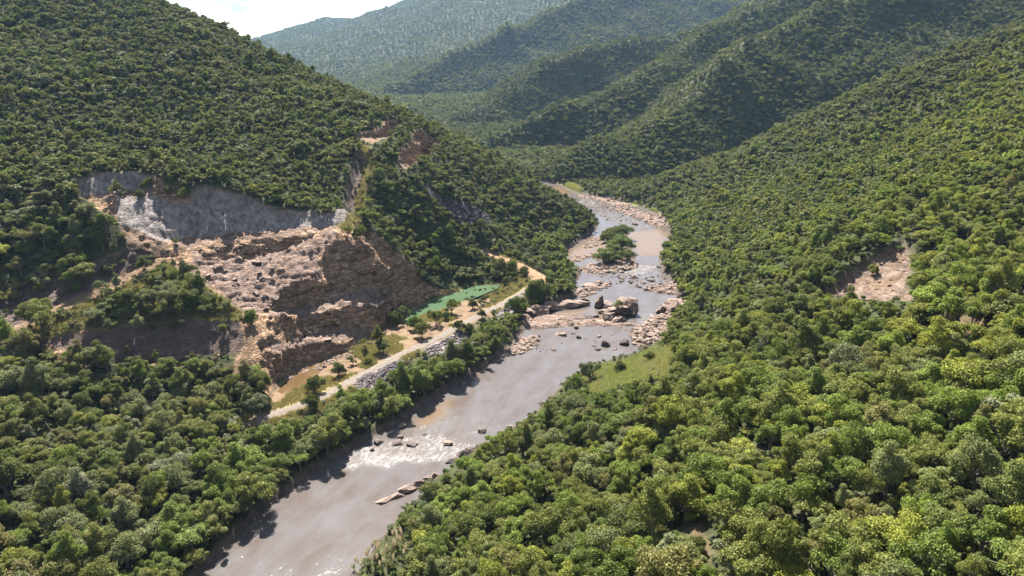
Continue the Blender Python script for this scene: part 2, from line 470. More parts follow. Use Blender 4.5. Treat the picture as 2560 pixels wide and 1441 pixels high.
for f in of_:
    a_, b_, c_ = ov[f[0]], ov[f[1]], ov[f[2]]
    lo, hi = np.minimum(np.minimum(a_, b_), c_), np.maximum(np.maximum(a_, b_), c_)
    m = (xw >= lo[0]) & (xw <= hi[0]) & (yw >= lo[1]) & (yw <= hi[1])
    if not m.any():
        continue
    px, py = xw[m], yw[m]
    det = (b_[1] - c_[1]) * (a_[0] - c_[0]) + (c_[0] - b_[0]) * (a_[1] - c_[1])
    if abs(det) < 1e-9:
        continue
    l1 = ((b_[1] - c_[1]) * (px - c_[0]) + (c_[0] - b_[0]) * (py - c_[1])) / det
    l2 = ((c_[1] - a_[1]) * (px - c_[0]) + (a_[0] - c_[0]) * (py - c_[1])) / det
    l3 = 1 - l1 - l2
    ins_ = (l1 >= -1e-6) & (l2 >= -1e-6) & (l3 >= -1e-6)
    val = l1 * oz[f[0]] + l2 * oz[f[1]] + l3 * oz[f[2]]
    full = np.flatnonzero(m)
    cdt[full[ins_]] = val[ins_]
sdw = poly_sd(xq, yq, WORKS[:, :2])
wgt = sstep(1.2, -1.2, sdw) * ~np.isnan(cdt)
znew = np.where(np.isnan(cdt), zq, cdt)
SDW = np.full(X.shape, 999.0)
SDW[qz] = sdw


def region(*parts):
    """signed distance to a region of the works outlined by survey lines"""
    P = np.vstack([BL3[k][sl_] for k, sl_ in parts])[:, :2]
    out_ = np.full(X.shape, 999.0)
    out_[qz] = poly_sd(xq, yq, P)
    return out_


ALL, REV = slice(None), slice(None, None, -1)
R_GREY = region(('grey_top', ALL), ('ledge_back', REV), ('grey_foot_left', REV))
R_MINI = region(('mini_top', ALL), ('mini_foot', REV))
R_MBENCH = region(('mini_foot', ALL), ('grey_top', slice(1, None, -1) if False else slice(0, 2))) if False else region(('mini_foot', ALL), ('grey_top', slice(1, None, -1)))
R_LEDGE = region(('ledge_back', ALL), ('ledge_front', REV))
R_RUB = region(('ledge_front', ALL), ('shoulder', slice(1, None)), ('cliff_top', slice(0, 1)), ('rubble_b', slice(-2, None)), ('rubble_a', REV))
R_BWALL = region(('ledge_front', ALL), ('wall_foot', REV))
R_SHO = region(('shoulder', ALL), ('cliff_top', slice(0, 8)))
R_BENCH = region(('bench_back', ALL), ('bench_front', REV))
R_STEP = region(('step_back', ALL), ('step_front', REV))
R_HAUL = region(('haul_back', ALL), ('haul_front', REV))
R_HWALL = region(('haul_top', ALL), ('haul_back', REV))
R_MOUND = region(('mound_crest', ALL), ('mound_rim', ALL), ('haul_front', REV))
R_FRONT = region(('mound_rim', ALL), ('front_foot', REV))
R_FOUT = region(('front_foot', slice(1, None)), ('front_out', REV))
R_RAMP = region(('ramp_right', slice(0, 4)), ('ramp_left', REV))
R_FAN = region(('grey_foot_left', ALL), ('ledge_back', slice(0, 1)), ('dirt_fan', REV))
R_RSLOPE = region(('mound_crest', ALL), ('rubble_b', slice(-1, None)), ('rubble_a', REV))
R_FLOOR0 = region(('floor_edge', ALL), ('cliff_top', slice(-1, None)))
# rough rock: ledges on the steep brown faces, blocks on the flatter rock
brownish = (sdw < 0) & (R_MOUND[qz] > 0.5) & (R_HAUL[qz] > 0.5) & (R_HWALL[qz] > 0.5) & (R_FRONT[qz] > 0.5) & (R_RAMP[qz] > 0.5)
greyish = (R_GREY[qz] < 0.3) | (R_MINI[qz] < 0.3)
led = 2.1
xr, yr = xq * 0.8 + yq * 0.6 + ragn * 1.5, -xq * 0.6 + yq * 0.8 + ragn2 * 1.5
ph = (znew + ragn2 * 1.6 + 0.12 * xq) / led + 0.75 * _hash(np.floor(xr / 3.1), np.floor(yr / 2.3), 5)
fr = ph - np.floor(ph)
terr = (sstep(0.25, 0.75, fr) - fr) * led * np.where((R_RUB[qz] < 0) | (R_SHO[qz] < 0), 0.95, 0.6)
blocky = np.floor((fbm(xq, yq, 8.0, 301, 2) * 0.5 + 0.5) * 6) / 6 - 0.5
flatrock = (R_RUB[qz] < 0) | (R_SHO[qz] < 0) | (R_BENCH[qz] < 0) | (R_STEP[qz] < 0)
above = znew > 4.6
znew = znew + np.where(brownish & ~greyish & above, terr + np.where(R_RUB[qz] < 0, 0.5, 0.85) * (fbm(xq, yq, 3.2, 311, 3) * 0.8 + (_hash(np.floor(xr / 1.9 + 0.4), np.floor(yr / 1.7), 8) - 0.5) * 0.8), 0)
znew = znew + np.where(flatrock, blocky * 2.4, 0)
znew = znew + np.where(greyish, fbm(xq + yq * 0.2, (xq * 0.2 - yq) * 0.35, 3.5, 321, 3) * 0.9, 0)
znew = znew + fbm(xq, yq, 6, 331, 3) * 0.35
zq = zq * (1 - wgt) + znew * wgt
Z[qz] = zq
GZ = np.hypot(np.gradient(Z, axis=1) / np.gradient(X, axis=1), np.gradient(Z, axis=0) / np.gradient(Y, axis=0))

# landslip, small cuts
def ground(x, y):
    x, y = np.asarray(x, float), np.asarray(y, float)
    i = np.clip(np.searchsorted(GX, x) - 1, 0, len(GX) - 2)
    j = np.clip(np.searchsorted(GY, y) - 1, 0, len(GY) - 2)
    fx = np.clip((x - GX[i]) / (GX[i + 1] - GX[i]), 0, 1)
    fy = np.clip((y - GY[j]) / (GY[j + 1] - GY[j]), 0, 1)
    return (Z[j, i] * (1 - fx) + Z[j, i + 1] * fx) * (1 - fy) + (Z[j + 1, i] * (1 - fx) + Z[j + 1, i + 1] * fx) * fy


def hit(u, v, zguess=0.0):
    """where the ray of a pixel meets the ground"""
    b = (v - VC) / FPX
    t = np.linspace(50, 1500, 5800)
    x, y, z = (u - UC) / FPX * t, t * (CP - b * SP), CAM_H - t * (SP + b * CP)
    g = ground(x, y)
    k = np.argmax(g >= z)
    return np.array([x[k], y[k], g[k]])


SLIP, RED_CUT, BARE_LOW, GRASS_R, GRASS_FAR, GRASS_FAR2 = (np.array([hit(u, v)[:2] for u, v in P]) for P in (SLIP_PX, RED_PX, BARE_PX, GRASS_R_PX, GRASS_FAR_PX, GRASS_FAR2_PX))
NEARV = (np.abs(X) < 420) & (Y < 800)
xn_, yn_ = X[NEARV], Y[NEARV]


def masked_sd(P):
    out = np.full(X.shape, 999.0)
    out[NEARV] = poly_sd(xn_, yn_, P)
    return out


edge = fbm(X, Y, 7, 400, 3)
sd_slip = masked_sd(SLIP)
Z -= 3.0 * sstep(1.5, -1.5, sd_slip + edge * 1.5)
sd_red = masked_sd(RED_CUT)
Z -= 2.2 * sstep(1, -1, sd_red + edge)
sd_bare = masked_sd(BARE_LOW)
GULLY = np.array([hit(u, v) for u, v in [(908, 392), (896, 430), (886, 475), (878, 520)]])
RIDGE_L = np.array([hit(u, v) for u, v in [(915, 372), (925, 420), (908, 480), (890, 530), (866, 566)]])
gul_d, rid_d = np.full(X.shape, 999.0), np.full(X.shape, 999.0)
gul_d[NEARV] = line_dist(xn_, yn_, GULLY)[0] + 2.2 * edge[NEARV] + 1.6 * fbm(xn_, yn_, 14, 730, 2)
rid_d[NEARV] = line_dist(xn_, yn_, RIDGE_L)[0]
Z -= 5.0 * sstep(5.0, 0.5, gul_d)

# track bed
tr_d, tr_z = np.full(X.shape, 999.0), np.zeros(X.shape)
for TP in (TRACK, SPUR_ROAD):
    d, zc = line_dist(xn_, yn_, TP)
    cur = tr_d[NEARV]
    m = d < cur
    tr_d[NEARV] = np.where(m, d, cur)
    tr_z[NEARV] = np.where(m, zc, tr_z[NEARV])
w = sstep(5.0, 2.2, tr_d)
Z = Z * (1 - w) + tr_z * w

# ponds
sd_pond, sd_pud = masked_sd(POND), masked_sd(PUDDLE)
Z = np.where(sd_pond < 6, np.minimum(Z, 3.0 + np.where(sd_pond < 0, -0.9 * sstep(0, -2, sd_pond) - 0.05, 0) + np.maximum(0, sd_pond) * 1.5 + 0.0), Z)
Z = np.where(sd_pud < 3, np.minimum(Z, 3.05 + np.where(sd_pud < 0, -0.35 * sstep(0, -1.5, sd_pud) - 0.03, 0) + np.maximum(0, sd_pud) * 1.2), Z)

# river bed
farv = (np.abs(X) < 900) & (Y < 1800)
sd_river = np.full(X.shape, 999.0)
sd_river[farv] = poly_sd(X[farv], Y[farv], RIVER)
sd_river += fbm(X, Y, 9, 500, 3) * 1.2
bank = 0.35 + np.maximum(sd_river, 0) * 1.0 + fbm(X, Y, 6, 510, 3) * 0.15
Z = np.where(sd_river > 0, np.maximum(np.minimum(Z, bank), 0.32), -1.6 * sstep(0, -5, sd_river) - 0.12 * sstep(0, -0.8, sd_river) + 0.02)
landm = np.zeros(X.shape)
for P, h in LANDS:
    sd = masked_sd(P) + edge * 1.3
    hh = h * sstep(0.6, -2.5, sd) + fbm(X, Y, 3.0, 520, 3) * 0.35 * sstep(0.5, -1, sd) - 0.05
    Z = np.where(sd < 0.6, np.maximum(Z, hh), Z)
    landm = np.maximum(landm, sstep(0.8, -0.3, sd))


def field(F, x, y):
    i = np.clip(np.searchsorted(GX, x), 0, len(GX) - 1)
    j = np.clip(np.searchsorted(GY, y), 0, len(GY) - 1)
    return F[j, i]


# ------------------------------------------------------------------ node helpers
def new_mat(name):
    m = bpy.data.materials.new(name)
    m.use_nodes = True
    m.node_tree.nodes.clear()
    return m, m.node_tree


def nd(t, kind, **kw):
    n = t.nodes.new(kind)
    for k, v in kw.items():
        if isinstance(k, str) and hasattr(n, k):
            setattr(n, k, v)
    return n


def noise_node(t, scale, detail=4, rough=0.55, dist=0.0, vec=None):
    n = t.nodes.new('ShaderNodeTexNoise')
    n.inputs['Scale'].default_value = scale
    n.inputs['Detail'].default_value = detail
    n.inputs['Roughness'].default_value = rough
    n.inputs['Distortion'].default_value = dist
    if vec is not None:
        t.links.new(vec, n.inputs['Vector'])
    return n


def ramp(t, fac, stops):
    r = t.nodes.new('ShaderNodeValToRGB')
    els = r.color_ramp.elements
    while len(els) < len(stops):
        els.new(0.5)
    for e, (p, c) in zip(els, stops):
        e.position = p
        e.color = (*c, 1) if len(c) == 3 else c
    t.links.new(fac, r.inputs[0])
    return r.outputs[0]


def mix(t, fac, a, b):
    m = t.nodes.new('ShaderNodeMixRGB')
    for i, s in ((0, fac), (1, a), (2, b)):
        if hasattr(s, 'is_output'):
            t.links.new(s, m.inputs[i])
        elif i == 0:
            m.inputs[0].default_value = s
        else:
            m.inputs[i].default_value = (*s, 1)
    return m.outputs[0]


def math_(t, op, a, b=0.0):
    m = t.nodes.new('ShaderNodeMath')
    m.operation = op
    for i, s in ((0, a), (1, b)):
        if hasattr(s, 'is_output'):
            t.links.new(s, m.inputs[i])
        else:
            m.inputs[i].default_value = s
    return m.outputs[0]


def attr(t, name, kind='GEOMETRY'):
    a = t.nodes.new('ShaderNodeAttribute')
    a.attribute_type = kind
    a.attribute_name = name
    return a


def principled(t, color, rough=0.9, bump=None, bump_strength=0.5, bump_dist=0.3, spec=0.2):
    p = t.nodes.new('ShaderNodeBsdfPrincipled')
    if hasattr(color, 'is_output'):
        t.links.new(color, p.inputs['Base Color'])
    else:
        p.inputs['Base Color'].default_value = (*color, 1)
    if hasattr(rough, 'is_output'):
        t.links.new(rough, p.inputs['Roughness'])
    else:
        p.inputs['Roughness'].default_value = rough
    p.inputs['Specular IOR Level'].default_value = spec
    if bump is not None:
        b = t.nodes.new('ShaderNodeBump')
        b.inputs['Strength'].default_value = bump_strength
        b.inputs['Distance'].default_value = bump_dist
        t.links.new(bump, b.inputs['Height'])
        t.links.new(b.outputs[0], p.inputs['Normal'])
    return p


def out(t, shader):
    o = t.nodes.new('ShaderNodeOutputMaterial')
    t.links.new(shader, o.inputs['Surface'])


# ------------------------------------------------------------------ materials
def mat_terrain():
    m, t = new_mat('hillside_ground')
    g = nd(t, 'ShaderNodeNewGeometry')
    pos = g.outputs['Position']
    n1 = noise_node(t, 0.35, 6, 0.6, 0.2, pos)
    n2 = noise_node(t, 0.06, 4, 0.6, 0.2, pos)
    n3 = noise_node(t, 1.6, 5, 0.65, 0.0, pos)
    litter = ramp(t, n1.outputs[0], [(0.3, (0.026, 0.030, 0.013)), (0.5, (0.045, 0.052, 0.020)), (0.7, (0.075, 0.072, 0.034))])
    # strata: layers dip slightly, warped
    mp_ = nd(t, 'ShaderNodeMapping')
    mp_.inputs['Rotation'].default_value = (0.16, 0.10, 0)
    mp_.inputs['Scale'].default_value = (0.085, 0.085, 0.95)
    t.links.new(pos, mp_.inputs[0])
    st = noise_node(t, 1.15, 5, 0.65, 0.25, mp_.outputs[0])
    vo = nd(t, 'ShaderNodeTexVoronoi')
    vo.feature = 'DISTANCE_TO_EDGE'
    vo.inputs['Scale'].default_value = 0.55
    mv = nd(t, 'ShaderNodeMapping')
    mv.inputs['Scale'].default_value = (1, 1, 2.0)
    t.links.new(pos, mv.inputs[0])
    t.links.new(mv.outputs[0], vo.inputs['Vector'])
    brown = ramp(t, st.outputs[0], [(0.30, (0.10, 0.066, 0.048)), (0.45, (0.27, 0.17, 0.105)), (0.55, (0.38, 0.245, 0.155)), (0.68, (0.18, 0.13, 0.105)), (0.8, (0.40, 0.29, 0.22))])
    # vertical streaks on the blasted grey face
    ms = nd(t, 'ShaderNodeMapping')
    ms.inputs['Scale'].default_value = (0.5, 0.5, 0.06)
    t.links.new(pos, ms.inputs[0])
    sk = noise_node(t, 1.0, 5, 0.6, 0.4, ms.outputs[0])
    grey = ramp(t, sk.outputs[0], [(0.34, (0.12, 0.10, 0.095)), (0.5, (0.225, 0.195, 0.182)), (0.64, (0.32, 0.285, 0.265))])
    pink = ramp(t, n1.outputs[0], [(0.3, (0.10, 0.066, 0.053)), (0.5, (0.205, 0.143, 0.115)), (0.7, (0.28, 0.21, 0.172))])
    soil = ramp(t, n1.outputs[0], [(0.3, (0.105, 0.064, 0.039)), (0.5, (0.165, 0.108, 0.066)), (0.72, (0.215, 0.15, 0.10))])
    dry = ramp(t, n3.outputs[0], [(0.3, (0.14, 0.115, 0.052)), (0.5, (0.225, 0.18, 0.088)), (0.7, (0.29, 0.225, 0.125))])
    grass = ramp(t, n3.outputs[0], [(0.3, (0.17, 0.185, 0.06)), (0.6, (0.30, 0.31, 0.11))])
    earth = ramp(t, n1.outputs[0], [(0.3, (0.06, 0.042, 0.036)), (0.6, (0.13, 0.095, 0.078)), (0.75, (0.19, 0.145, 0.12))])
    scree = ramp(t, n3.outputs[0], [(0.35, (0.07, 0.06, 0.065)), (0.5, (0.20, 0.17, 0.17)), (0.65, (0.36, 0.31, 0.30))])
    crack = math_(t, 'MULTIPLY', math_(t, 'MINIMUM', vo.outputs['Distance'], 0.12), 8.3)
    vc = nd(t, 'ShaderNodeTexVoronoi')
    vc.inputs['Scale'].default_value = 0.55
    t.links.new(mv.outputs[0], vc.inputs['Vector'])
    sv = nd(t, 'ShaderNodeSeparateXYZ')
    t.links.new(vc.outputs['Color'], sv.inputs[0])
    blk = math_(t, 'MULTIPLY', math_(t, 'ADD', math_(t, 'MULTIPLY', sv.outputs[0], 0.75), 0.6), math_(t, 'ADD', math_(t, 'MULTIPLY', crack, 0.45), 0.55))
    cb = nd(t, 'ShaderNodeCombineXYZ')
    for i_ in range(3):
        t.links.new(blk, cb.inputs[i_])

    def jointed(c):
        mm = nd(t, 'ShaderNodeMixRGB', blend_type='MULTIPLY')
        mm.inputs[0].default_value = 1.0
        t.links.new(c, mm.inputs[1])
        t.links.new(cb.outputs[0], mm.inputs[2])
        return mm.outputs[0]
    brown, pink = jointed(brown), mix(t, 0.25, pink, jointed(pink))
    band = ramp(t, st.outputs[0], [(0.40, (0.55, 0.55, 0.55)), (0.52, (0, 0, 0)), (0.62, (0.0, 0.0, 0.0)), (0.70, (0.5, 0.5, 0.5))])
    pink = mix(t, band, pink, (0.085, 0.052, 0.042))
    col = litter
    jit = math_(t, 'MULTIPLY', math_(t, 'SUBTRACT', n1.outputs[0], 0.5), 1.1)
    for nm, c in (('m_brown', brown), ('m_earth', earth), ('m_grey', grey), ('m_pink', pink), ('m_soil', soil), ('m_dry', dry), ('m_grass', grass), ('m_scree', scree)):
        a = attr(t, nm)
        f = math_(t, 'ADD', a.outputs['Fac'], math_(t, 'MULTIPLY', jit, math_(t, 'MULTIPLY', a.outputs['Fac'], 0.8)))
        f.node.use_clamp = True
        col = mix(t, f, col, c)
    # fine relief
    h = math_(t, 'ADD', math_(t, 'MULTIPLY', n3.outputs[0], 0.5), math_(t, 'MULTIPLY', st.outputs[0], 1.2))
    rk = attr(t, 'm_rock')
    h = math_(t, 'ADD', h, math_(t, 'MULTIPLY', math_(t, 'MULTIPLY', crack, 0.32), rk.outputs['Fac']))
    p = principled(t, col, 0.95, h, 0.9, 0.9, 0.15)
    out(t, p.outputs[0])
    return m


def mat_leaf(name, light=1.0):
    m, t = new_mat(name)
    a = attr(t, 'tint', 'INSTANCER')
    oi = nd(t, 'ShaderNodeObjectInfo')
    g = nd(t, 'ShaderNodeNewGeometry')
    tcn = nd(t, 'ShaderNodeTexCoord')
    n = noise_node(t, 3.0, 3, 0.6, 0, tcn.outputs['Object'])
    v = math_(t, 'ADD', math_(t, 'MULTIPLY', n.outputs[0], 1.1), 0.45)
    v = math_(t, 'MULTIPLY', v, math_(t, 'ADD', math_(t, 'MULTIPLY', g.outputs['Random Per Island'], 0.6), 0.7))
    col = nd(t, 'ShaderNodeMixRGB', blend_type='MULTIPLY')
    col.inputs[0].default_value = 1
    t.links.new(a.outputs['Vector'], col.inputs[1])
    cmb = nd(t, 'ShaderNodeCombineXYZ')
    for i in range(3):
        t.links.new(v, cmb.inputs[i])
    t.links.new(cmb.outputs[0], col.inputs[2])
    p = principled(t, col.outputs[0], 0.6, spec=0.14)
    tr = nd(t, 'ShaderNodeBsdfTranslucent')
    yel = mix(t, 0.5, col.outputs[0], (0.17, 0.20, 0.015))
    t.links.new(yel, tr.inputs[0])
    ms = nd(t, 'ShaderNodeMixShader')
    ms.inputs[0].default_value = 0.34
    t.links.new(p.outputs[0], ms.inputs[1])
    t.links.new(tr.outputs[0], ms.inputs[2])
    out(t, ms.outputs[0])
    return m


def mat_simple(name, c0, c1, scale=2.0, rough=0.9, bump=0.5, dist=0.1, spec=0.2):
    m, t = new_mat(name)
    g = nd(t, 'ShaderNodeNewGeometry')
    n = noise_node(t, scale, 6, 0.62, 0.2, g.outputs['Position'])
    c = ramp(t, n.outputs[0], [(0.32, c0), (0.68, c1)])
    out(t, principled(t, c, rough, n.outputs[0], bump, dist, spec).outputs[0])
    return m


def mat_rock(name, top, side, dark):
    """river rock: paler upward faces, darker flanks, set by the surface normal"""
    m, t = new_mat(name)
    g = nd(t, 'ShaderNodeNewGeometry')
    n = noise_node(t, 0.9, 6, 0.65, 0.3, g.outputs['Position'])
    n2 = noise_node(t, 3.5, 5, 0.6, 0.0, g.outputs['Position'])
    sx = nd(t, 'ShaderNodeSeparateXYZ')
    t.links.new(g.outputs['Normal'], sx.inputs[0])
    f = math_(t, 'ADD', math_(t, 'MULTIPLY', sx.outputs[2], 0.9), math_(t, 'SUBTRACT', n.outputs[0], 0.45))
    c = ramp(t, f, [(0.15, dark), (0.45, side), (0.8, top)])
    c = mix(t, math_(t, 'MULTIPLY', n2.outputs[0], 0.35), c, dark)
    h = math_(t, 'ADD', n.outputs[0], math_(t, 'MULTIPLY', n2.outputs[0], 0.4))
    out(t, principled(t, c, 0.85, h, 0.8, 0.35, 0.25).outputs[0])
    return m


def mat_river():
    m, t = new_mat('river_water')
    g = nd(t, 'ShaderNodeNewGeometry')
    pos = g.outputs['Position']
    mr_ = nd(t, 'ShaderNodeMapping')
    mr_.inputs['Rotation'].default_value = (0, 0, 0.42)
    t.links.new(pos, mr_.inputs[0])
    mpn = nd(t, 'ShaderNodeMapping')
    mpn.inputs['Scale'].default_value = (1, 0.42, 1)
    t.links.new(mr_.outputs[0], mpn.inputs[0])
    n1 = noise_node(t, 1.3, 5, 0.62, 0.3, mpn.outputs[0])
    n2 = noise_node(t, 0.20, 5, 0.62, 0.2, mpn.outputs[0])
    n3 = noise_node(t, 0.62, 9, 0.74, 1.4, mpn.outputs[0])
    body_with_sky = ramp(t, n2.outputs[0], [(0.3, (0.082, 0.064, 0.054)), (0.5, (0.096, 0.082, 0.077)), (0.7, (0.110, 0.100, 0.100))])  # turbid brown with the grey-lavender sky reflection painted into the colour
    fo = attr(t, 'foam')
    sh = attr(t, 'shallow')
    body_with_sky = mix(t, math_(t, 'MULTIPLY', sh.outputs['Fac'], 0.7), body_with_sky, (0.165, 0.10, 0.042))
    k = math_(t, 'ADD', math_(t, 'MULTIPLY', fo.outputs['Fac'], 0.34), math_(t, 'MULTIPLY', math_(t, 'SUBTRACT', n3.outputs[0], 0.56), 3.2))
    k = math_(t, 'MULTIPLY', k, math_(t, 'MULTIPLY', fo.outputs['Fac'], 1.7))
    k.node.use_clamp = True
    n4 = noise_node(t, 0.3, 4, 0.6, 0.8, pos)
    k = math_(t, 'ADD', k, math_(t, 'MULTIPLY', math_(t, 'MULTIPLY', fo.outputs['Fac'], fo.outputs['Fac']), math_(t, 'MULTIPLY', math_(t, 'SUBTRACT', n4.outputs[0], 0.42), 0.6)))
    k.node.use_clamp = True
    fm = ramp(t, k, [(0.05, (0, 0, 0)), (1.0, (0.85, 0.85, 0.85))])
    c = mix(t, fm, body_with_sky, (0.30, 0.29, 0.28))
    rg = math_(t, 'ADD', math_(t, 'ADD', math_(t, 'MULTIPLY', fm, 0.5), 0.07), math_(t, 'MULTIPLY', fo.outputs['Fac'], 0.25))
    h = math_(t, 'ADD', math_(t, 'MULTIPLY', n1.outputs[0], math_(t, 'ADD', math_(t, 'MULTIPLY', fo.outputs['Fac'], 1.3), math_(t, 'MULTIPLY', n2.outputs[0], 1.1))), math_(t, 'MULTIPLY', fm, 0.4))
    p = principled(t, c, rg, h, 0.4, 0.16, 0.7)
    sp_ = math_(t, 'SUBTRACT', 0.7, math_(t, 'MULTIPLY', fo.outputs['Fac'], 0.72))
    t.links.new(sp_, p.inputs['Specular IOR Level'])
    p.inputs['IOR'].default_value = 1.33
    out(t, p.outputs[0])
    return m


def mat_pond(name, c0, c1, rough=0.12):
    m, t = new_mat(name)
    g = nd(t, 'ShaderNodeNewGeometry')
    n = noise_node(t, 0.09, 3, 0.5, 0.3, g.outputs['Position'])
    n2 = noise_node(t, 1.5, 3, 0.5, 0.3, g.outputs['Position'])
    c = ramp(t, n.outputs[0], [(0.35, c0), (0.65, c1)])
    p = principled(t, c, rough, n2.outputs[0], 0.12, 0.05, 0.5)
    p.inputs['IOR'].default_value = 1.33
    out(t, p.outputs[0])
    return m


M_TERRAIN = mat_terrain()
M_LEAF = mat_leaf('leaf')
M_BARK = mat_simple('bark', (0.07, 0.055, 0.045), (0.20, 0.17, 0.14), 4.0, 0.9, 0.6, 0.05)
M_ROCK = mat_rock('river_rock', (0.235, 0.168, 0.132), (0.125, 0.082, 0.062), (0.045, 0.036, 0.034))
M_DARKROCK = mat_rock('wet_rock', (0.13, 0.10, 0.09), (0.05, 0.04, 0.036), (0.02, 0.018, 0.018))
M_RIVER = mat_river()
M_POND = mat_pond('green_pond_water', (0.054, 0.092, 0.044), (0.064, 0.100, 0.054))
M_PUDDLE = mat_pond('brown_puddle_water', (0.085, 0.052, 0.024), (0.12, 0.080, 0.044), 0.06)
M_TRACK = mat_simple('track_dirt', (0.12, 0.098, 0.078), (0.185, 0.155, 0.128), 0.9, 0.95, 0.6, 0.2)
M_TRACK2 = mat_simple('orange_dirt', (0.17, 0.10, 0.055), (0.26, 0.17, 0.10), 0.6, 0.95, 0.6, 0.3)
M_GRASS = mat_leaf('grass_blade')
M_PLUME = mat_simple('plume_fibre', (0.42, 0.36, 0.27), (0.60, 0.53, 0.42), 6.0, 0.9, 0.3, 0.05)
_pt = M_PLUME.node_tree
_pp = next(n for n in _pt.nodes if n.type == 'BSDF_PRINCIPLED')
_po = next(n for n in _pt.nodes if n.type == 'OUTPUT_MATERIAL')
_tr, _mx = nd(_pt, 'ShaderNodeBsdfTranslucent'), nd(_pt, 'ShaderNodeMixShader')
_tr.inputs[0].default_value = (0.62, 0.55, 0.42, 1)
_mx.inputs[0].default_value = 0.6
_pt.links.new(_pp.outputs[0], _mx.inputs[1])
_pt.links.new(_tr.outputs[0], _mx.inputs[2])
_pt.links.new(_mx.outputs[0], _po.inputs['Surface'])
M_STALK = mat_simple('stalk', (0.20, 0.22, 0.07), (0.34, 0.33, 0.13), 6.0, 0.8, 0.2, 0.05)


def mesh_obj(name, verts, faces, mat, parent=None, smooth=False, link=True):
    me = bpy.data.meshes.new(name)
    me.from_pydata(np.asarray(verts).tolist() if isinstance(verts, np.ndarray) else verts, [], faces.tolist() if isinstance(faces, np.ndarray) else faces)
    if mat:
        me.materials.append(mat)
    if smooth:
        me.polygons.foreach_set('use_smooth', [True] * len(me.polygons))
    me.update()
    o = bpy.data.objects.new(name, me)
    if link:
        COL.objects.link(o)
    if parent:
        o.parent = parent
    return o


def tag(o, label=None, cat=None, group=None, kind=None):
    for k, v in (('label', label), ('category', cat), ('group', group), ('kind', kind)):
        if v:
            o[k] = v
    return o


def empty(name, loc, rz=0.0, scale=(1, 1, 1)):
    o = bpy.data.objects.new(name, None)
    o.empty_display_size = 0.5
    COL.objects.link(o)
    o.location = loc
    o.rotation_euler = (0, 0, rz)
    o.scale = scale
    return o


# ------------------------------------------------------------------ terrain mesh with surface masks
def add_attr(me, name, arr):
    a = me.attributes.new(name, 'FLOAT', 'POINT')
    a.data.foreach_set('value', np.clip(arr, 0, 1).astype(np.float32).ravel())


ny, nx = X.shape
names = list(CUTP)


def is_cut(*nm):
    return np.isin(WHO, [names.index(n) for n in nm])


inw = sstep(0.8, -0.8, SDW)


def rg(R, w=0.8):
    return sstep(w, -w, R + edge * 1.2)


m_grey = np.maximum(rg(R_GREY), rg(R_MINI))
m_earth = np.maximum.reduce([rg(R_HWALL), rg(R_FRONT), rg(R_RSLOPE) * 0.8])
m_soil = np.maximum.reduce([rg(R_HAUL), rg(R_RAMP), rg(R_FAN) * 0.6, (is_cut('terrace', 'terrace2') & (FLOORM > 0)) * 1.0])
m_pink = np.maximum.reduce([rg(R_RUB), rg(R_SHO), rg(R_BENCH), rg(R_STEP), rg(R_LEDGE) * 0.7, rg(R_FAN) * 0.8, rg(R_MBENCH) * 0.7])
m_pink *= (sstep(3.2, 1.2, GZ) * 0.6 + 0.4) * (1 - 0.9 * rg(R_BWALL))
m_brown = inw * (Z > 4.6) * (1 - rg(R_MOUND)) * (1 - rg(R_FOUT))
m_brown = np.maximum(m_brown, (is_cut('floor', 'terrace', 'terrace2') & (WALL > 0)) * 1.0)
m_pink = np.maximum(m_pink, landm * 0.95)
m_pink = np.maximum(m_pink, sstep(1.5, -1, sd_slip + edge * 1.5) * 0.85)
m_soil = np.maximum(m_soil, sstep(0.5, -2, sd_slip + edge * 2) * sstep(-0.3, 0.3, fbm(X, Y, 5, 650, 2)) * 0.8)
sd_floor = masked_sd(CUTP['floor'][0])
patch = fbm(X, Y, 16, 610, 3)
infl = sstep(1, -1, sd_floor + edge)
m_soil = np.maximum(m_soil, infl * sstep(0.1, -0.25, patch))
m_soil = np.maximum(m_soil, sstep(4.0, 2.5, tr_d) * 0.7)
m_soil = np.maximum(m_soil, sstep(2, -1, masked_sd(ORANGE) + edge * 2))
m_soil = np.maximum(m_soil, sstep(1, -1, sd_red + edge))
m_soil = np.maximum(m_soil, sstep(1.5, -1.5, sd_bare + edge * 2) * 0.9)
sub = (np.abs(X) < 200) & (Y < 420)
m_dry = infl * sstep(-0.25, 0.1, patch)
m_dry = np.maximum(m_dry, rg(R_MOUND) * 0.7)
m_dry = np.maximum(m_dry, sstep(9, 4, tr_d) * sstep(-0.2, 0.2, patch) * 0.8)
m_dry = np.maximum(m_dry, sstep(2, -2, sd_slip + edge * 3 + 4) * 0.0)
sg = [masked_sd(P) + edge * 4.5 + fbm(X, Y, 2.5, 620, 2) * 1.5 for P in (GRASS_R, GRASS_FAR, GRASS_FAR2)]
SD_GRASS = np.minimum(np.minimum(sg[0], sg[1]), sg[2])
m_grass = sstep(1, -2, SD_GRASS)
SD_SCREE = masked_sd(SCREE) + edge * 2.5
SD_RIP = np.minimum.reduce([masked_sd(P) for P in RIPRAP]) + edge * 1.2
m_scree = np.maximum(sstep(1, -1, SD_SCREE), sstep(0.8, -0.5, SD_RIP))
shore = sstep(2.0, 0.5, sd_river) * (sd_river > -3)
m_earth = np.maximum(m_earth, shore * 0.9)
m_earth = np.maximum(m_earth, sstep(5, 3, gul_d))
m_dry = np.maximum(m_dry, sstep(4.0, 1.5, rid_d + edge) * 0.9)
m_rock = np.maximum.reduce([m_brown, m_grey, m_pink])
# a cut whose wall holds ground near the river bank counts as plain soil, not rock
verts = np.stack([X, Y, Z], -1).reshape(-1, 3)
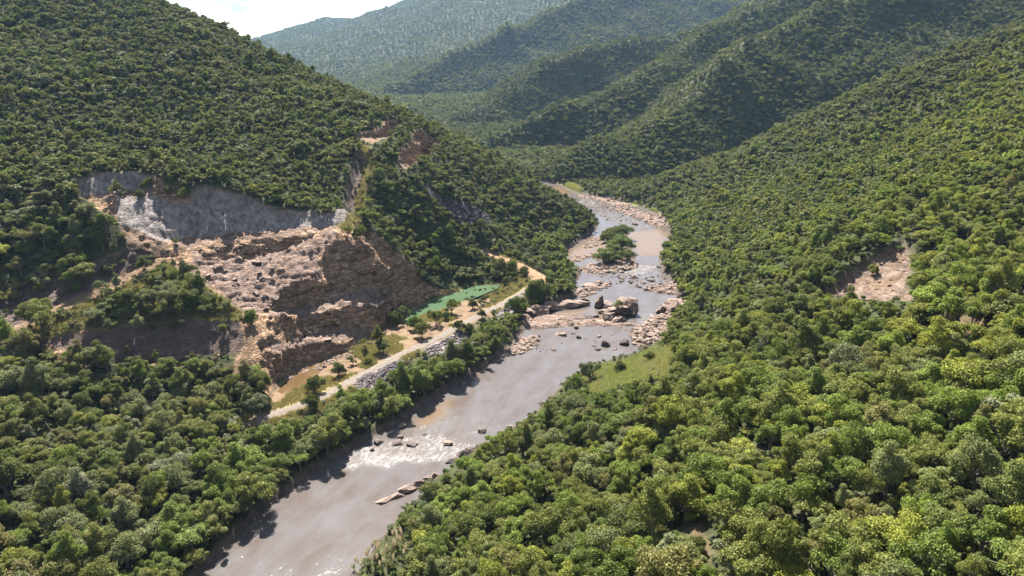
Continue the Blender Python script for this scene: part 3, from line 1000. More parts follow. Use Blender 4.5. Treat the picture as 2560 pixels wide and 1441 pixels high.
# fracture the steep faces sideways so that the ledges stand proud
gzx, gzy = np.gradient(Z, axis=1) / np.gradient(X, axis=1), np.gradient(Z, axis=0) / np.gradient(Y, axis=0)
gl = np.sqrt(gzx ** 2 + gzy ** 2)
amt = np.where((m_rock > 0.4) & (m_grey < 0.5), np.clip(gl - 0.6, 0, 1.2), 0) * (fbm(X + Z * 0.9, Z * 3.1 + Y * 0.3, 4.0, 700, 3) * 1.1 + (_hash(np.floor((X + Y * 0.4) / 2.4), np.floor(Z / 1.3 + 0.1 * X), 31) - 0.5) * 1.0)
verts[:, 0] -= (amt * gzx / (gl + 1e-6)).ravel()
verts[:, 1] -= (amt * gzy / (gl + 1e-6)).ravel()
idx = np.arange(nx * ny).reshape(ny, nx)
q = np.stack([idx[:-1, :-1], idx[:-1, 1:], idx[1:, 1:], idx[1:, :-1]], -1).reshape(-1, 4)
me = bpy.data.meshes.new('terrain')
me.vertices.add(len(verts))
me.vertices.foreach_set('co', verts.astype(np.float32).ravel())
me.loops.add(q.size)
me.loops.foreach_set('vertex_index', q.astype(np.int32).ravel())
me.polygons.add(len(q))
me.polygons.foreach_set('loop_start', np.arange(0, q.size, 4, dtype=np.int32))
me.polygons.foreach_set('use_smooth', np.ones(len(q), bool))
me.update(calc_edges=True)
for nm, a in (('m_brown', m_brown), ('m_grey', m_grey), ('m_pink', m_pink), ('m_earth', m_earth), ('m_soil', m_soil), ('m_dry', m_dry), ('m_grass', m_grass),
              ('m_scree', m_scree), ('m_rock', m_rock)):
    add_attr(me, nm, a)
me.materials.append(M_TERRAIN)
terrain = bpy.data.objects.new('terrain', me)
COL.objects.link(terrain)
tag(terrain, 'forested valley sides with the terraced rock excavation cut into the left hill', kind='structure')

# ------------------------------------------------------------------ water
bx = np.arange(-130, 150, 1.0)
by = np.arange(70, 690, 1.25)
WX, WY = np.meshgrid(bx, by)
wsd = poly_sd(WX, WY, RIVER)
foam = np.zeros(WX.shape)
FOAMS = [([(838, 1150), (900, 1122), (1000, 1098), (1080, 1085), (1160, 1108), (1210, 1118), (1140, 1150), (1060, 1160), (950, 1166), (850, 1168)], 1.0),
         ([(1000, 1075), (1060, 1040), (1180, 1035), (1290, 1060), (1230, 1105), (1120, 1105), (1030, 1100)], 0.42),
         ([(1590, 806), (1600, 786), (1640, 784), (1652, 800), (1620, 822), (1590, 820)], 1.0),
         ([(1560, 828), (1590, 812), (1610, 830), (1600, 860), (1570, 850)], 0.5),
         ([(1600, 780), (1600, 750), (1640, 745), (1650, 780)], 0.4),
         ([(1520, 684), (1560, 664), (1650, 656), (1656, 684), (1600, 690)], 1.0),
         ([(1600, 655), (1600, 630), (1652, 625), (1655, 655)], 0.45),
         ([(1560, 716), (1600, 690), (1660, 690), (1680, 706), (1620, 722)], 0.5),
         ([(1490, 535), (1500, 520), (1560, 532), (1640, 570), (1600, 578), (1540, 560)], 0.62),
         ([(1440, 505), (1450, 490), (1490, 500), (1510, 515), (1480, 520)], 0.8),
         ([(1455, 672), (1470, 690), (1530, 690), (1520, 682)], 0.4)]
for P, a in FOAMS:
    foam = np.maximum(foam, a * 0.85 * sstep(3.0, -4.0, poly_sd(WX, WY, poly(P, 0)) + fbm(WX, WY, 5, 810, 3) * 3.0))
shallow = np.zeros(WX.shape)
for P in ([(1560, 582), (1650, 572), (1672, 585), (1655, 640), (1590, 640), (1575, 605)], [(1415, 655), (1425, 625), (1470, 600), (1500, 585), (1490, 625), (1450, 650)],
          [(1370, 470), (1400, 466), (1430, 485), (1400, 490)], [(1040, 1060), (1090, 1020), (1130, 1000), (1110, 1040), (1060, 1065)],
          [(1370, 792), (1420, 780), (1470, 775), (1440, 790)], [(1480, 800), (1500, 780), (1530, 790), (1500, 804)]):
    shallow = np.maximum(shallow, sstep(4, -5, poly_sd(WX, WY, poly(P, 0))))
keep = wsd < 5
ids = -np.ones(WX.shape, int)
qk = keep[:-1, :-1] & keep[1:, :-1] & keep[:-1, 1:] & keep[1:, 1:]
use = np.zeros(WX.shape, bool)
for a, b in ((0, 0), (0, 1), (1, 0), (1, 1)):
    use[a:use.shape[0] - 1 + a, b:use.shape[1] - 1 + b] |= qk
ids[use] = np.arange(use.sum())
wz = foam * fbm(WX, WY, 4.0, 800, 3) * 0.10
wv = np.stack([WX[use], WY[use], wz[use]], -1)
wf = np.stack([ids[:-1, :-1][qk], ids[:-1, 1:][qk], ids[1:, 1:][qk], ids[1:, :-1][qk]], -1)
river = mesh_obj('river', wv, wf, M_RIVER, smooth=True)
add_attr(river.data, 'foam', foam[use])
add_attr(river.data, 'shallow', shallow[use])
tag(river, 'muddy brown river with white rapids winding through the valley', kind='structure')


def sheet(name, P, z, mat, grow=1.5):
    c = P.mean(0)
    v = [(*(c + (p - c) * (1 + grow / (np.linalg.norm(p - c) + 1e-6))), z) for p in P]
    bm = bmesh.new()
    f = bm.faces.new([bm.verts.new(p) for p in v])
    bmesh.ops.triangulate(bm, faces=[f])
    me_ = bpy.data.meshes.new(name)
    bm.to_mesh(me_)
    bm.free()
    me_.materials.append(mat)
    o = bpy.data.objects.new(name, me_)
    COL.objects.link(o)
    return o


tag(sheet('pond', POND, 3.0 - 0.06, M_POND), 'long green pond at the foot of the dark cliff', kind='structure')
tag(sheet('puddle', PUDDLE, 3.0, M_PUDDLE), 'brown puddle at the near end of the quarry floor', kind='structure')


# ------------------------------------------------------------------ dirt track with two wheel ruts
def smooth_line(P, n=120):
    d = np.r_[0, np.cumsum(np.linalg.norm(np.diff(P[:, :2], axis=0), axis=1))]
    s = np.linspace(0, d[-1], n)
    Q = np.stack([np.interp(s, d, P[:, k]) for k in range(3)], -1)
    for _ in range(12):
        Q[1:-1] = (Q[:-2] + 2 * Q[1:-1] + Q[2:]) / 4
    return Q


def road(name, P, half, mat, ruts=True, n=160):
    Q = smooth_line(P, n)
    T = np.gradient(Q[:, :2], axis=0)
    T /= np.linalg.norm(T, axis=1)[:, None]
    N = np.stack([T[:, 1], -T[:, 0]], -1)
    prof = [(-1.0, 0.02), (-0.75, 0.10), (-0.55, 0.03), (-0.35, 0.03), (-0.2, 0.13), (0.2, 0.13), (0.35, 0.03), (0.55, 0.03), (0.75, 0.10), (1.0, 0.02)]
    v = []
    for i, p in enumerate(Q):
        hw = half * (1 + 0.16 * math.sin(i * 0.37) + 0.12 * math.sin(i * 0.91 + 1))
        for a, h in prof:
            x, y = p[0] + N[i, 0] * a * hw, p[1] + N[i, 1] * a * hw
            v.append((x, y, float(ground(x, y)) + 0.03 + h * (0.9 if ruts else 0.3)))
    m = len(prof)
    f = [(i * m + j, i * m + j + 1, (i + 1) * m + j + 1, (i + 1) * m + j) for i in range(n - 1) for j in range(m - 1)]
    return mesh_obj(name, v, f, mat, smooth=True)


tag(road('dirt_track', TRACK, 1.8, M_TRACK), 'pale two-rut dirt track running along the quarry floor', kind='structure')
tag(road('hillside_track', SPUR_ROAD, 3.0, M_TRACK2, False, 80), 'orange earth track climbing into the trees beyond the pond', kind='structure')


# ------------------------------------------------------------------ rocks
def rock_points(seed, sub=3, ncut=14, flat=0.6, rough=0.06):
    r = random.Random(seed)
    bm = bmesh.new()
    bmesh.ops.create_icosphere(bm, subdivisions=sub, radius=1.0)
    V = np.array([v.co[:] for v in bm.verts])
    F = [tuple(v.index for v in f.verts) for f in bm.faces]
    bm.free()
    rad = np.full(len(V), 1.35)
    for _ in range(ncut):
        n = np.array([r.gauss(0, 1), r.gauss(0, 1), r.gauss(0, 0.9)])
        n /= np.linalg.norm(n)
        d = r.uniform(0.62, 1.0)
        dot = V @ n
        with np.errstate(divide='ignore'):
            lim = np.where(dot > 0.05, d / dot, 9)
        rad = np.minimum(rad, lim)
    rs = np.random.default_rng(seed)
    rad *= 1 + rs.normal(0, rough, len(V)) * 0.5
    V = V * rad[:, None]
    V[:, 2] *= flat
    return V, F


ROCKMESH = []
for s in range(8):
    V, F = rock_points(100 + s, 3, 13, (0.62, 0.45, 0.7, 0.35, 0.55, 0.8, 0.4, 0.6)[s])
    o_ = mesh_obj('boulder_shape', V, F, None, link=False)
    ROCKMESH.append(o_.data)


def boulder(name, loc, size, rz, var, mat, label, cat='boulder', group=None, tilt=(0, 0), stretch=(1, 1, 1)):
    me_ = ROCKMESH[var].copy()
    me_.materials.clear()
    me_.materials.append(mat)
    o = bpy.data.objects.new(name, me_)
    COL.objects.link(o)
    o.location = loc
    o.scale = (size * stretch[0], size * stretch[1], size * stretch[2])
    o.rotation_euler = (tilt[0], tilt[1], rz)
    return tag(o, label, cat, group)


def pix_m(u, v, z=0.0):
    b = (v - VC) / FPX
    return (CAM_H - z) / (SP + b * CP) / FPX      # metres per photo pixel at that spot


# dark boulders standing in the water (base pixel, width in photo pixels)
BOULD = [
    (1514, 866, 26, 'large dark boulder in the pool, biggest of the three by the grass bank'),
    (1494, 876, 18, 'rounded dark boulder in front of the largest boulder in the pool'),
    (1562, 863, 25, 'lone wide dark boulder in the pool nearest the grassy right bank'),
    (1486, 866, 16, 'low flat dark rock left of the largest boulder in the pool'),
    (1408, 840, 20, 'dark boulder with a pale top at the left of the upper pool'),
    (1446, 846, 14, 'small pointed dark boulder midway across the upper pool'),
    (1394, 838, 14, 'low dark rock just left of the pale-topped boulder in the pool'),
    (1432, 834, 13, 'thin flat rock behind the small pointed boulder in the pool'),
    (1441, 822, 12, 'small dark rock lying just off the sand bar'),
    (1404, 859, 6, 'tiny dark stone alone in the middle of the pool'),
    (1384, 877, 12, 'small pale flat rock in the pool by the left bank trees'),
    (1537, 875, 9, 'small pale slab between the pool boulders and the grass bank'),
    (1498, 843, 12, 'small tan rock breaking the surface above the largest pool boulder'),
    (1347, 843, 9, 'small dark stone at the left edge of the upper pool'),
    (1608, 708, 17, 'dark pointed boulder in the fast water below the island'),
    (1625, 703, 20, 'broad dark boulder beside the pointed one below the island'),
    (1577, 709, 10, 'small dark boulder in midstream below the island'),
    (1557, 698, 16, 'flat grey slab standing in the rapid below the island'),
    (1588, 696, 18, 'low grey slab right of the flat slab in the rapid'),
    (1516, 721, 10, 'small upright stone at the tip of the left rock shelf'),
    (1588, 562, 19, 'dark boulder on the far gravel beyond the brown shallows'),
    (1556, 678, 18, 'dark rock at the foot of the island rapid'),
    (1648, 670, 16, 'dark rock against the right bank by the island rapid'),
    (1002, 1070, 24, 'grey boulder at the left bank above the lower rapid'),
    (1001, 1096, 18, 'dark boulder second down the left edge of the lower rapid'),
    (995, 1112, 30, 'long dark boulder at the lip of the lower rapid'),
    (945, 1110, 24, 'dark wet rock at the left end of the lower rapid'),
    (1030, 1116, 34, 'low dark slab in the middle of the lower rapid'),
    (1118, 1113, 28, 'flat dark slab standing in the white water of the rapid'),
    (1206, 1082, 24, 'thin dark slab in the quiet water above the rapid'),
    (1297, 1068, 22, 'dark boulder at the right bank above the lower rapid'),
    (1278, 1070, 14, 'pale flat stone beside the dark boulder on the right bank'),
    (930, 1128, 12, 'small dark rock in the white water at the left'),
    (1060, 1087, 13, 'small dark stone just upstream of the lower rapid'),
]
for i, (u, v, wpx, lab) in enumerate(BOULD):
    p = PZ(u, v, 0)
    s = wpx * pix_m(u, v) / 2
    pale = 'pale' in lab or 'grey' in lab or 'tan' in lab
    flat_ = 'flat' in lab or 'slab' in lab or 'low' in lab
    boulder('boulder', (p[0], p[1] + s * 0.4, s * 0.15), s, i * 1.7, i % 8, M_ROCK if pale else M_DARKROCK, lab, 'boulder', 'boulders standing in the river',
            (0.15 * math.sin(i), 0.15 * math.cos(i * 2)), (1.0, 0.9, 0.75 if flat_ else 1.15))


def outcrop(name, lobes, mat, label, group=None):
    """one rock mass made of jointed blocks fused into a single mesh"""
    VV, FF, n = [], [], 0
    base = np.array(lobes[0][0])
    for i, (c, sz, rz, tilt, seed) in enumerate(lobes):
        V, F = rock_points(seed, 3, 12, 1.0, 0.08)
        V = V * np.array(sz)
        cx, sx_ = math.cos(tilt), math.sin(tilt)
        V = np.stack([V[:, 0] * cx + V[:, 2] * sx_, V[:, 1], -V[:, 0] * sx_ + V[:, 2] * cx], -1)
        cz, sz_ = math.cos(rz), math.sin(rz)
        V = np.stack([V[:, 0] * cz - V[:, 1] * sz_, V[:, 0] * sz_ + V[:, 1] * cz, V[:, 2]], -1) + np.array(c) - base
        VV.append(V)
        FF += [tuple(k + n for k in f) for f in F]
        n += len(V)
    o = mesh_obj(name, np.vstack(VV), FF, mat)
    o.location = base
    return tag(o, label, 'rock', group)


def lob(u, v, z, sx_, sy_, sz_, rz, tilt, seed):
    p = PZ(u, v, 0)
    return ((p[0], p[1], z), (sx_, sy_, sz_), rz, tilt, seed)


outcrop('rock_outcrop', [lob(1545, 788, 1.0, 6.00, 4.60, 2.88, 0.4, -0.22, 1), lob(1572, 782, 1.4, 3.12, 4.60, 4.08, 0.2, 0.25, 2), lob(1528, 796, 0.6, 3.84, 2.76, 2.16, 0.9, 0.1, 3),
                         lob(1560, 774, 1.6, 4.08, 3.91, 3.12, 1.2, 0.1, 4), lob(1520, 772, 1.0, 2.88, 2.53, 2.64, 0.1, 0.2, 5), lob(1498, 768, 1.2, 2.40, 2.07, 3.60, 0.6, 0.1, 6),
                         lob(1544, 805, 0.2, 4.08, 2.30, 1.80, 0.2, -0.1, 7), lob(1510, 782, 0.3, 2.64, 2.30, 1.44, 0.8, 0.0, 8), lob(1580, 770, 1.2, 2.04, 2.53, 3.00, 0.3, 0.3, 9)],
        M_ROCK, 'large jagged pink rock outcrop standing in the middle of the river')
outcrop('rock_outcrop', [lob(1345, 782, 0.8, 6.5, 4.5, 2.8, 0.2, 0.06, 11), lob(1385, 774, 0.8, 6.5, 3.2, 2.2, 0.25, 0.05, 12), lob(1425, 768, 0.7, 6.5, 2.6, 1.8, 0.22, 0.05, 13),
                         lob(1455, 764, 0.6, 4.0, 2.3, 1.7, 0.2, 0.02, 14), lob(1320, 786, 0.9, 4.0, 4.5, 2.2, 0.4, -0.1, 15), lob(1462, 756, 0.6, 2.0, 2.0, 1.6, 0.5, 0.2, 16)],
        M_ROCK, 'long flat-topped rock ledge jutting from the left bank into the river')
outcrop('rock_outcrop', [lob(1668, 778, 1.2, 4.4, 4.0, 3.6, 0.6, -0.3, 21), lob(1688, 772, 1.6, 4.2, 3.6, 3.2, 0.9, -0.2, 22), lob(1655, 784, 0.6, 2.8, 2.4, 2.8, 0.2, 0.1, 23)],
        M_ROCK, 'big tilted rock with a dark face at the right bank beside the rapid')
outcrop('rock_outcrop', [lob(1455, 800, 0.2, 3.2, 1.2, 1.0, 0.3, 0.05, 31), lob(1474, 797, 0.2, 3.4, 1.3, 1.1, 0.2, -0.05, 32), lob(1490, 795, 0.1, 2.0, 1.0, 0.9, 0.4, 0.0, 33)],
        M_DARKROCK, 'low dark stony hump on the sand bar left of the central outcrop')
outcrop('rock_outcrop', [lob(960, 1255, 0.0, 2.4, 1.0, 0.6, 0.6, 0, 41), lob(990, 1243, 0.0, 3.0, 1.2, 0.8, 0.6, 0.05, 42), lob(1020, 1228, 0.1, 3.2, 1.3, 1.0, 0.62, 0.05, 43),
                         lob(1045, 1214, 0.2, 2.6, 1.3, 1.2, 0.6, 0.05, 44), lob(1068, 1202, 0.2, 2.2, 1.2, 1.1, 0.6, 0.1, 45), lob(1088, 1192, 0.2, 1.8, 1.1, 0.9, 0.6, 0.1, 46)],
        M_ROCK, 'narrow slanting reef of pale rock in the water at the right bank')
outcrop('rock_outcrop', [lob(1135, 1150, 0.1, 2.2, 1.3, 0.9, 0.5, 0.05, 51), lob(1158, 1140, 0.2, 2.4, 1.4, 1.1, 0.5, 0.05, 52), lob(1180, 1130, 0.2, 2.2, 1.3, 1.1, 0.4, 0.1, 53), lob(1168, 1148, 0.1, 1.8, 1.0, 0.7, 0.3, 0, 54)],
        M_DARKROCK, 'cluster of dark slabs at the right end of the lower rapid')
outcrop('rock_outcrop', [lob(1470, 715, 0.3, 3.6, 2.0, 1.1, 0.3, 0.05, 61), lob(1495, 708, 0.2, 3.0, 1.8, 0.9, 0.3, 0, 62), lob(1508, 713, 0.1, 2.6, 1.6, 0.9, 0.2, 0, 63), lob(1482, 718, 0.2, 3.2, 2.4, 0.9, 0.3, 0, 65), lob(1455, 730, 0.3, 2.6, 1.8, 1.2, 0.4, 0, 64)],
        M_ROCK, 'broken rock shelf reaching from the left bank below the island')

# quarry blocks: individual fallen boulders on the excavation
QB = [(600, 656, 26, 'large reddish block at the top of the rubble slope, left of two'), (643, 660, 30, 'largest reddish block, right of two atop the rubble slope'),
      (520, 690, 15, 'small block at the left edge of the rubble slope'), (585, 702, 18, 'pinkish block in the middle of the rubble slope'), (640, 735, 18, 'pinkish block low on the rubble slope beside the buttress'),
      (690, 748, 20, 'angular block fallen against the foot of the rounded buttress'), (665, 776, 16, 'lowest block at the bottom of the rubble slope'), (930, 742, 17, 'block on the rock bench below the big cliff'),
      (960, 735, 20, 'tilted block at the pond end of the rock bench'), (975, 772, 22, 'big block on the rubble falling from bench to pond'), (820, 852, 24, 'wide slab on the lower step of the quarry wall'),
      (985, 792, 17, 'block lying at the near tip of the green pond')]
for i, (u, v, wpx, lab) in enumerate(QB):
    p = hit(u, v)
    s = wpx * np.linalg.norm(p - np.array([0, 0, CAM_H])) / FPX / 2
    boulder('fallen_block', p + np.array([0, 0, s * 0.1]), s, i * 2.3, (i * 3) % 8, M_ROCK, lab, 'boulder', 'fallen blocks in the quarry', (0.3 * math.sin(i * 1.3), 0.3 * math.cos(i)), (1, 0.8, 1.1))


# ------------------------------------------------------------------ loose stones nobody could count
def stones(name, n, sampler, smin, smax, mat, label, seed):
    r = np.random.default_rng(seed)
    protos = []
    for k in range(5):
        V, F = rock_points(300 + k, 1, 8, 0.7, 0.1)
        protos.append((V, np.array(F)))
    VV, FF, c = [], [], 0
    pts = sampler(r, n)
    for i, (x, y) in enumerate(pts):
        V, F = protos[i % 5]
        s = smin + (smax - smin) * r.random() ** 3
        a = r.random() * 6.28
        R = np.array([[math.cos(a), -math.sin(a)], [math.sin(a), math.cos(a)]])
        W_ = V * s * np.array([1.2, 0.8, r.uniform(0.5, 1.1)])
        W_[:, :2] = W_[:, :2] @ R.T
        z = max(float(ground(x, y)), 0.0)
        VV.append(W_ + np.array([x, y, z + s * 0.12]))
        FF.append(F + c)
        c += len(V)
    o = mesh_obj(name, np.vstack(VV), np.vstack(FF), mat)
    return tag(o, label, 'stones', kind='stuff')


def in_poly_sampler(P, wob=1.0):
    P = np.asarray(P)

    def f(r, n):
        lo, hi = P.min(0) - wob, P.max(0) + wob
        acc = np.zeros((0, 2))
        while len(acc) < n:
            c = lo + (hi - lo) * r.random((n * 4, 2))
            sd = poly_sd(c[:, 0], c[:, 1], P) + fbm(c[:, 0], c[:, 1], 5, 900, 2) * wob * 2
            acc = np.vstack([acc, c[sd < wob * 0.3]])
        return acc[:n]
    return f


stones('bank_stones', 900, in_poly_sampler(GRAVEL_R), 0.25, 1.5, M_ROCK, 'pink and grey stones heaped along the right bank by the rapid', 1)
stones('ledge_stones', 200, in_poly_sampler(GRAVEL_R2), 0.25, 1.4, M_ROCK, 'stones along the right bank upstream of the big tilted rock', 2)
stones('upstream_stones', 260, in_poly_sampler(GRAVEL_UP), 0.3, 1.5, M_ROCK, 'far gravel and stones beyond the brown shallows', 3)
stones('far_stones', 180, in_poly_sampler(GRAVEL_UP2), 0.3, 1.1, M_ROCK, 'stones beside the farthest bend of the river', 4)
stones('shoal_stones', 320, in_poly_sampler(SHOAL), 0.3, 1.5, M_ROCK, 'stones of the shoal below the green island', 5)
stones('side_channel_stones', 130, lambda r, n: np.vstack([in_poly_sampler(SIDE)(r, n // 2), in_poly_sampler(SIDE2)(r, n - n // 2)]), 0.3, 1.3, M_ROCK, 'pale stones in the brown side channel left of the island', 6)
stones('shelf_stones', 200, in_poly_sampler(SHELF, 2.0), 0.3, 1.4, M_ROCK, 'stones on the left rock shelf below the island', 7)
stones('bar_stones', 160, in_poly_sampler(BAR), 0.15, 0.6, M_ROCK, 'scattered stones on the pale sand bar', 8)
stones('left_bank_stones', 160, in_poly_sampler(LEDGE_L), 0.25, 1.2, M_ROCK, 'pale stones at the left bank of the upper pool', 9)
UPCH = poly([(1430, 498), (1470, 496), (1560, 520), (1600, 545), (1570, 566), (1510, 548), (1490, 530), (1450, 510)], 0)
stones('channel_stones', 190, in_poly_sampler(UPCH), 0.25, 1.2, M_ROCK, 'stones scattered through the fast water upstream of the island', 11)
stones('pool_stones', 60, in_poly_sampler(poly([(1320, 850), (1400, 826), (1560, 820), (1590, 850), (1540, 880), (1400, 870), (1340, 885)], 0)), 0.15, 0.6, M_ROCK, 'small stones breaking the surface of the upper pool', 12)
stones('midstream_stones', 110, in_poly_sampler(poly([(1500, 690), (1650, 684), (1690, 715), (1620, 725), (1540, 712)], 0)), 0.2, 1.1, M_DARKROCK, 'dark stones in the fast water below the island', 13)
M_RIP = mat_rock('riprap_rock', (0.115, 0.092, 0.094), (0.06, 0.045, 0.047), (0.025, 0.021, 0.023))
for k, P in enumerate(RIPRAP):
    stones('dumped_stones', (520, 620, 260)[k], in_poly_sampler(P), 0.25, 0.85, M_RIP,
           ('dark dumped stones on the bank nearest the camera, below the track', 'long heap of dark dumped stones between the track and bank trees', 'dumped stones below the bend of the orange track')[k], 20 + k)
stones('scree_stones', 1100, in_poly_sampler(SCREE), 0.3, 0.9, M_RIP, 'grey scree of loose stones on the steep slope of the left hill', 30)
QR = poly([(475, 650), (600, 640), (690, 660), (700, 740), (660, 790), (600, 770), (520, 700)], 25)
stones('rubble_stones', 200, in_poly_sampler(QR), 0.15, 0.95, M_ROCK, 'broken pink rubble covering the quarry slope', 31)
QR2 = poly([(690, 965), (740, 925), (870, 884), (945, 840), (990, 800), (1010, 780), (1000, 800), (940, 850), (870, 895), (750, 935)], 3.4)
stones('wall_foot_stones', 450, in_poly_sampler(QR2), 0.2, 0.9, M_ROCK, 'fallen stones along the foot of the lower quarry wall', 32)
SLR = SLIP
stones('landslip_stones', 140, in_poly_sampler(SLR), 0.15, 0.7, M_ROCK, 'pink stones strewn over the landslip scar', 33)


# ------------------------------------------------------------------ trees
def crown_mesh(name, seed, nb, nleaf, leaf, shape, spread=1.0, sparse=0.0):
    """leaf-cluster faces spread over clumps; unit crown radius, z=0 at the ground"""
    r = np.random.default_rng(seed)
    zc, vz, flat_ = shape
    cs = []
    for i in range(nb):
        a = r.random() * 6.283
        e = math.asin(min(1, max(-0.35, r.random() * 1.25 - 0.25)))
        rr = (0.26 + 0.66 * r.random()) * spread
        cs.append((rr * math.cos(e) * math.cos(a), rr * math.cos(e) * math.sin(a), zc + vz * (0.5 + 0.25 * r.random()) * math.sin(e) * (1 - flat_ * 0.3), (0.14 + 0.21 * r.random()) * (1.2 - 0.45 * rr)))
    cs.append((0.1 * r.normal(), 0.1 * r.normal(), zc, 0.36))
    cs = np.array(cs)
    pts, nrm = [], []
    need = nleaf
    while need > 0:
        k = r.integers(0, len(cs), need * 2)
        d = r.normal(0, 1, (need * 2, 3))
        d /= np.linalg.norm(d, axis=1)[:, None]
        d[:, 2] = np.where(d[:, 2] < -0.35, -d[:, 2], d[:, 2])
        rad = cs[k, 3] * (0.62 + 0.62 * r.random(need * 2) ** 1.3)
        p = cs[k, :3] + d * rad[:, None] * np.array([1, 1, 0.82])
        dd = np.linalg.norm((p[:, None] - cs[None, :, :3]) / np.array([1, 1, 0.82]), axis=2) / cs[None, :, 3]
        ok = (dd < 0.58).sum(1) == 0
        pts.append(p[ok][:need])
        nrm.append(d[ok][:need])
        need -= len(pts[-1])
    p, n = np.vstack(pts), np.vstack(nrm)
    n = n + r.normal(0, 0.75, n.shape) + np.array([0, 0, 0.35])
    n /= np.linalg.norm(n, axis=1)[:, None]
    a = np.cross(n, r.normal(0, 1, n.shape))
    a /= np.linalg.norm(a, axis=1)[:, None]
    b = np.cross(n, a)
    L = leaf * (0.6 + 0.8 * r.random(len(p)))[:, None]
    V = np.stack([p + a * L, p + b * L * 0.55 + n * L * 0.18, p - a * L, p - b * L * 0.55 - n * L * 0.12], 1).reshape(-1, 3)
    F = np.arange(len(V)).reshape(-1, 4)
    o = mesh_obj(name, V, F, M_LEAF, link=False)
    return o.data


def tube(V, F, a, b, ra, rb, n=6):
    a, b = np.array(a, float), np.array(b, float)
    d = (b - a) / (np.linalg.norm(b - a) + 1e-9)
    u = np.cross(d, [0.31, 0.9, 0.12])
    u /= np.linalg.norm(u)
    w_ = np.cross(d, u)
    c = len(V)
    for p, r_ in ((a, ra), (b, rb)):
        for k in range(n):
            th = 2 * math.pi * k / n
            V.append(tuple(p + (u * math.cos(th) + w_ * math.sin(th)) * r_))
    for k in range(n):
        F.append((c + k, c + (k + 1) % n, c + n + (k + 1) % n, c + n + k))


def trunk_mesh(name, seed, zc, vz):
    r = random.Random(seed)
    V, F = [], []
    top = (r.uniform(-.06, .06), r.uniform(-.06, .06), zc * 0.55)
    tube(V, F, (0, 0, -0.15), top, 0.075, 0.055, 7)
    for k in range(5):
        a = k * 1.257 + r.uniform(-.3, .3)
        q_ = (top[0] + 0.32 * math.cos(a), top[1] + 0.32 * math.sin(a), zc * 0.85 + r.uniform(-.05, .1))
        tube(V, F, top, q_, 0.045, 0.028, 5)
        e = (q_[0] + 0.28 * math.cos(a + r.uniform(-.5, .5)), q_[1] + 0.28 * math.sin(a + r.uniform(-.5, .5)), q_[2] + r.uniform(.05, .35) * vz)
        tube(V, F, q_, e, 0.028, 0.012, 4)
    tube(V, F, top, (top[0], top[1], zc + vz * 0.4), 0.04, 0.015, 5)
    return mesh_obj(name, V, F, M_BARK, link=False).data


SHAPES = [('broad domed', (1.0, 0.75, 0.3), 17, 0.95), ('round dense', (0.95, 0.95, 0.0), 18, 0.85), ('uneven many-clumped', (0.95, 0.95, 0.1), 13, 1.08),
          ('tall oval', (1.2, 1.25, 0.0), 17, 0.75), ('flat-topped spreading', (1.0, 0.5, 0.8), 16, 1.12), ('loose thin-leaved', (0.95, 0.9, 0.2), 14, 1.0)]
NSP = len(SHAPES)
SHAPES.append(('low bushy', (0.42, 0.75, 0.1), 12, 0.95))
SHAPES.append(('low loose', (0.45, 0.8, 0.1), 9, 1.05))
CROWN0, CROWN1, CROWN2, TRUNK = [], [], [], []
for k, (nm, shp, nb, spr) in enumerate(SHAPES):
    thin = 0.6 if k in (5, 7) else 1.0
    CROWN0.append(crown_mesh('crown', 1000 + k, nb, int(7600 * thin), 0.037, shp, spr))
    CROWN1.append(crown_mesh('crown', 1100 + k, nb, int(750 * thin), 0.125, shp, spr))
    CROWN2.append(crown_mesh('crown', 1200 + k, max(5, nb - 4), 110, 0.32, shp, spr))
    TRUNK.append(trunk_mesh('trunk', 1300 + k, shp[0], shp[1]))

# tint palette (leaf albedo)
PAL = {
    'yellow-green': (0.165, 0.175, 0.036), 'bright green': (0.105, 0.150, 0.032), 'olive green': (0.115, 0.122, 0.040), 'dark green': (0.062, 0.080, 0.028),
    'grey-green': (0.115, 0.128, 0.070), 'brownish green': (0.125, 0.108, 0.052), 'deep green': (0.072, 0.105, 0.026), 'silvery grey': (0.16, 0.168, 0.125),
    'golden yellow': (0.21, 0.18, 0.03),
}
PN = list(PAL)


def pick_points(x0, x1, y0, y1, step, seed):
    r = np.random.default_rng(seed)
    gx, gy = np.meshgrid(np.arange(x0, x1, step), np.arange(y0, y1, step * 0.87))
    gx = gx + (np.arange(gx.shape[0]) % 2)[:, None] * step / 2
    x = gx.ravel() + r.uniform(-0.42, 0.42, gx.size) * step
    y = gy.ravel() + r.uniform(-0.42, 0.42, gy.size) * step
    return x, y


# visibility: running horizon per azimuth
AZB = 1400
az_edges = np.linspace(-0.86, 0.86, AZB + 1)


def build_horizon():
    az = np.linspace(-0.86, 0.86, AZB)
    rr = np.concatenate([np.arange(40, 700, 2.5), np.arange(700, 5500, 9)])
    A, R_ = np.meshgrid(az, rr)
    x, y = R_ * np.sin(A), R_ * np.cos(A)
    z = ground(x, y)
    el = (z - CAM_H) / R_
    return rr, np.maximum.accumulate(el, axis=0)


HR, HEL = build_horizon()


def visible(x, y, top, slack=0.0):
    r = np.hypot(x, y)
    az = np.arctan2(x, y)
    ai = np.clip(((az + 0.86) / 1.72 * (AZB - 1)).round().astype(int), 0, AZB - 1)
    ri = np.clip(np.searchsorted(HR, r - 6) - 1, 0, len(HR) - 1)
    el = (top - CAM_H) / r
    return (np.abs(az) < 0.80) & (el > HEL[ri, ai] - slack)


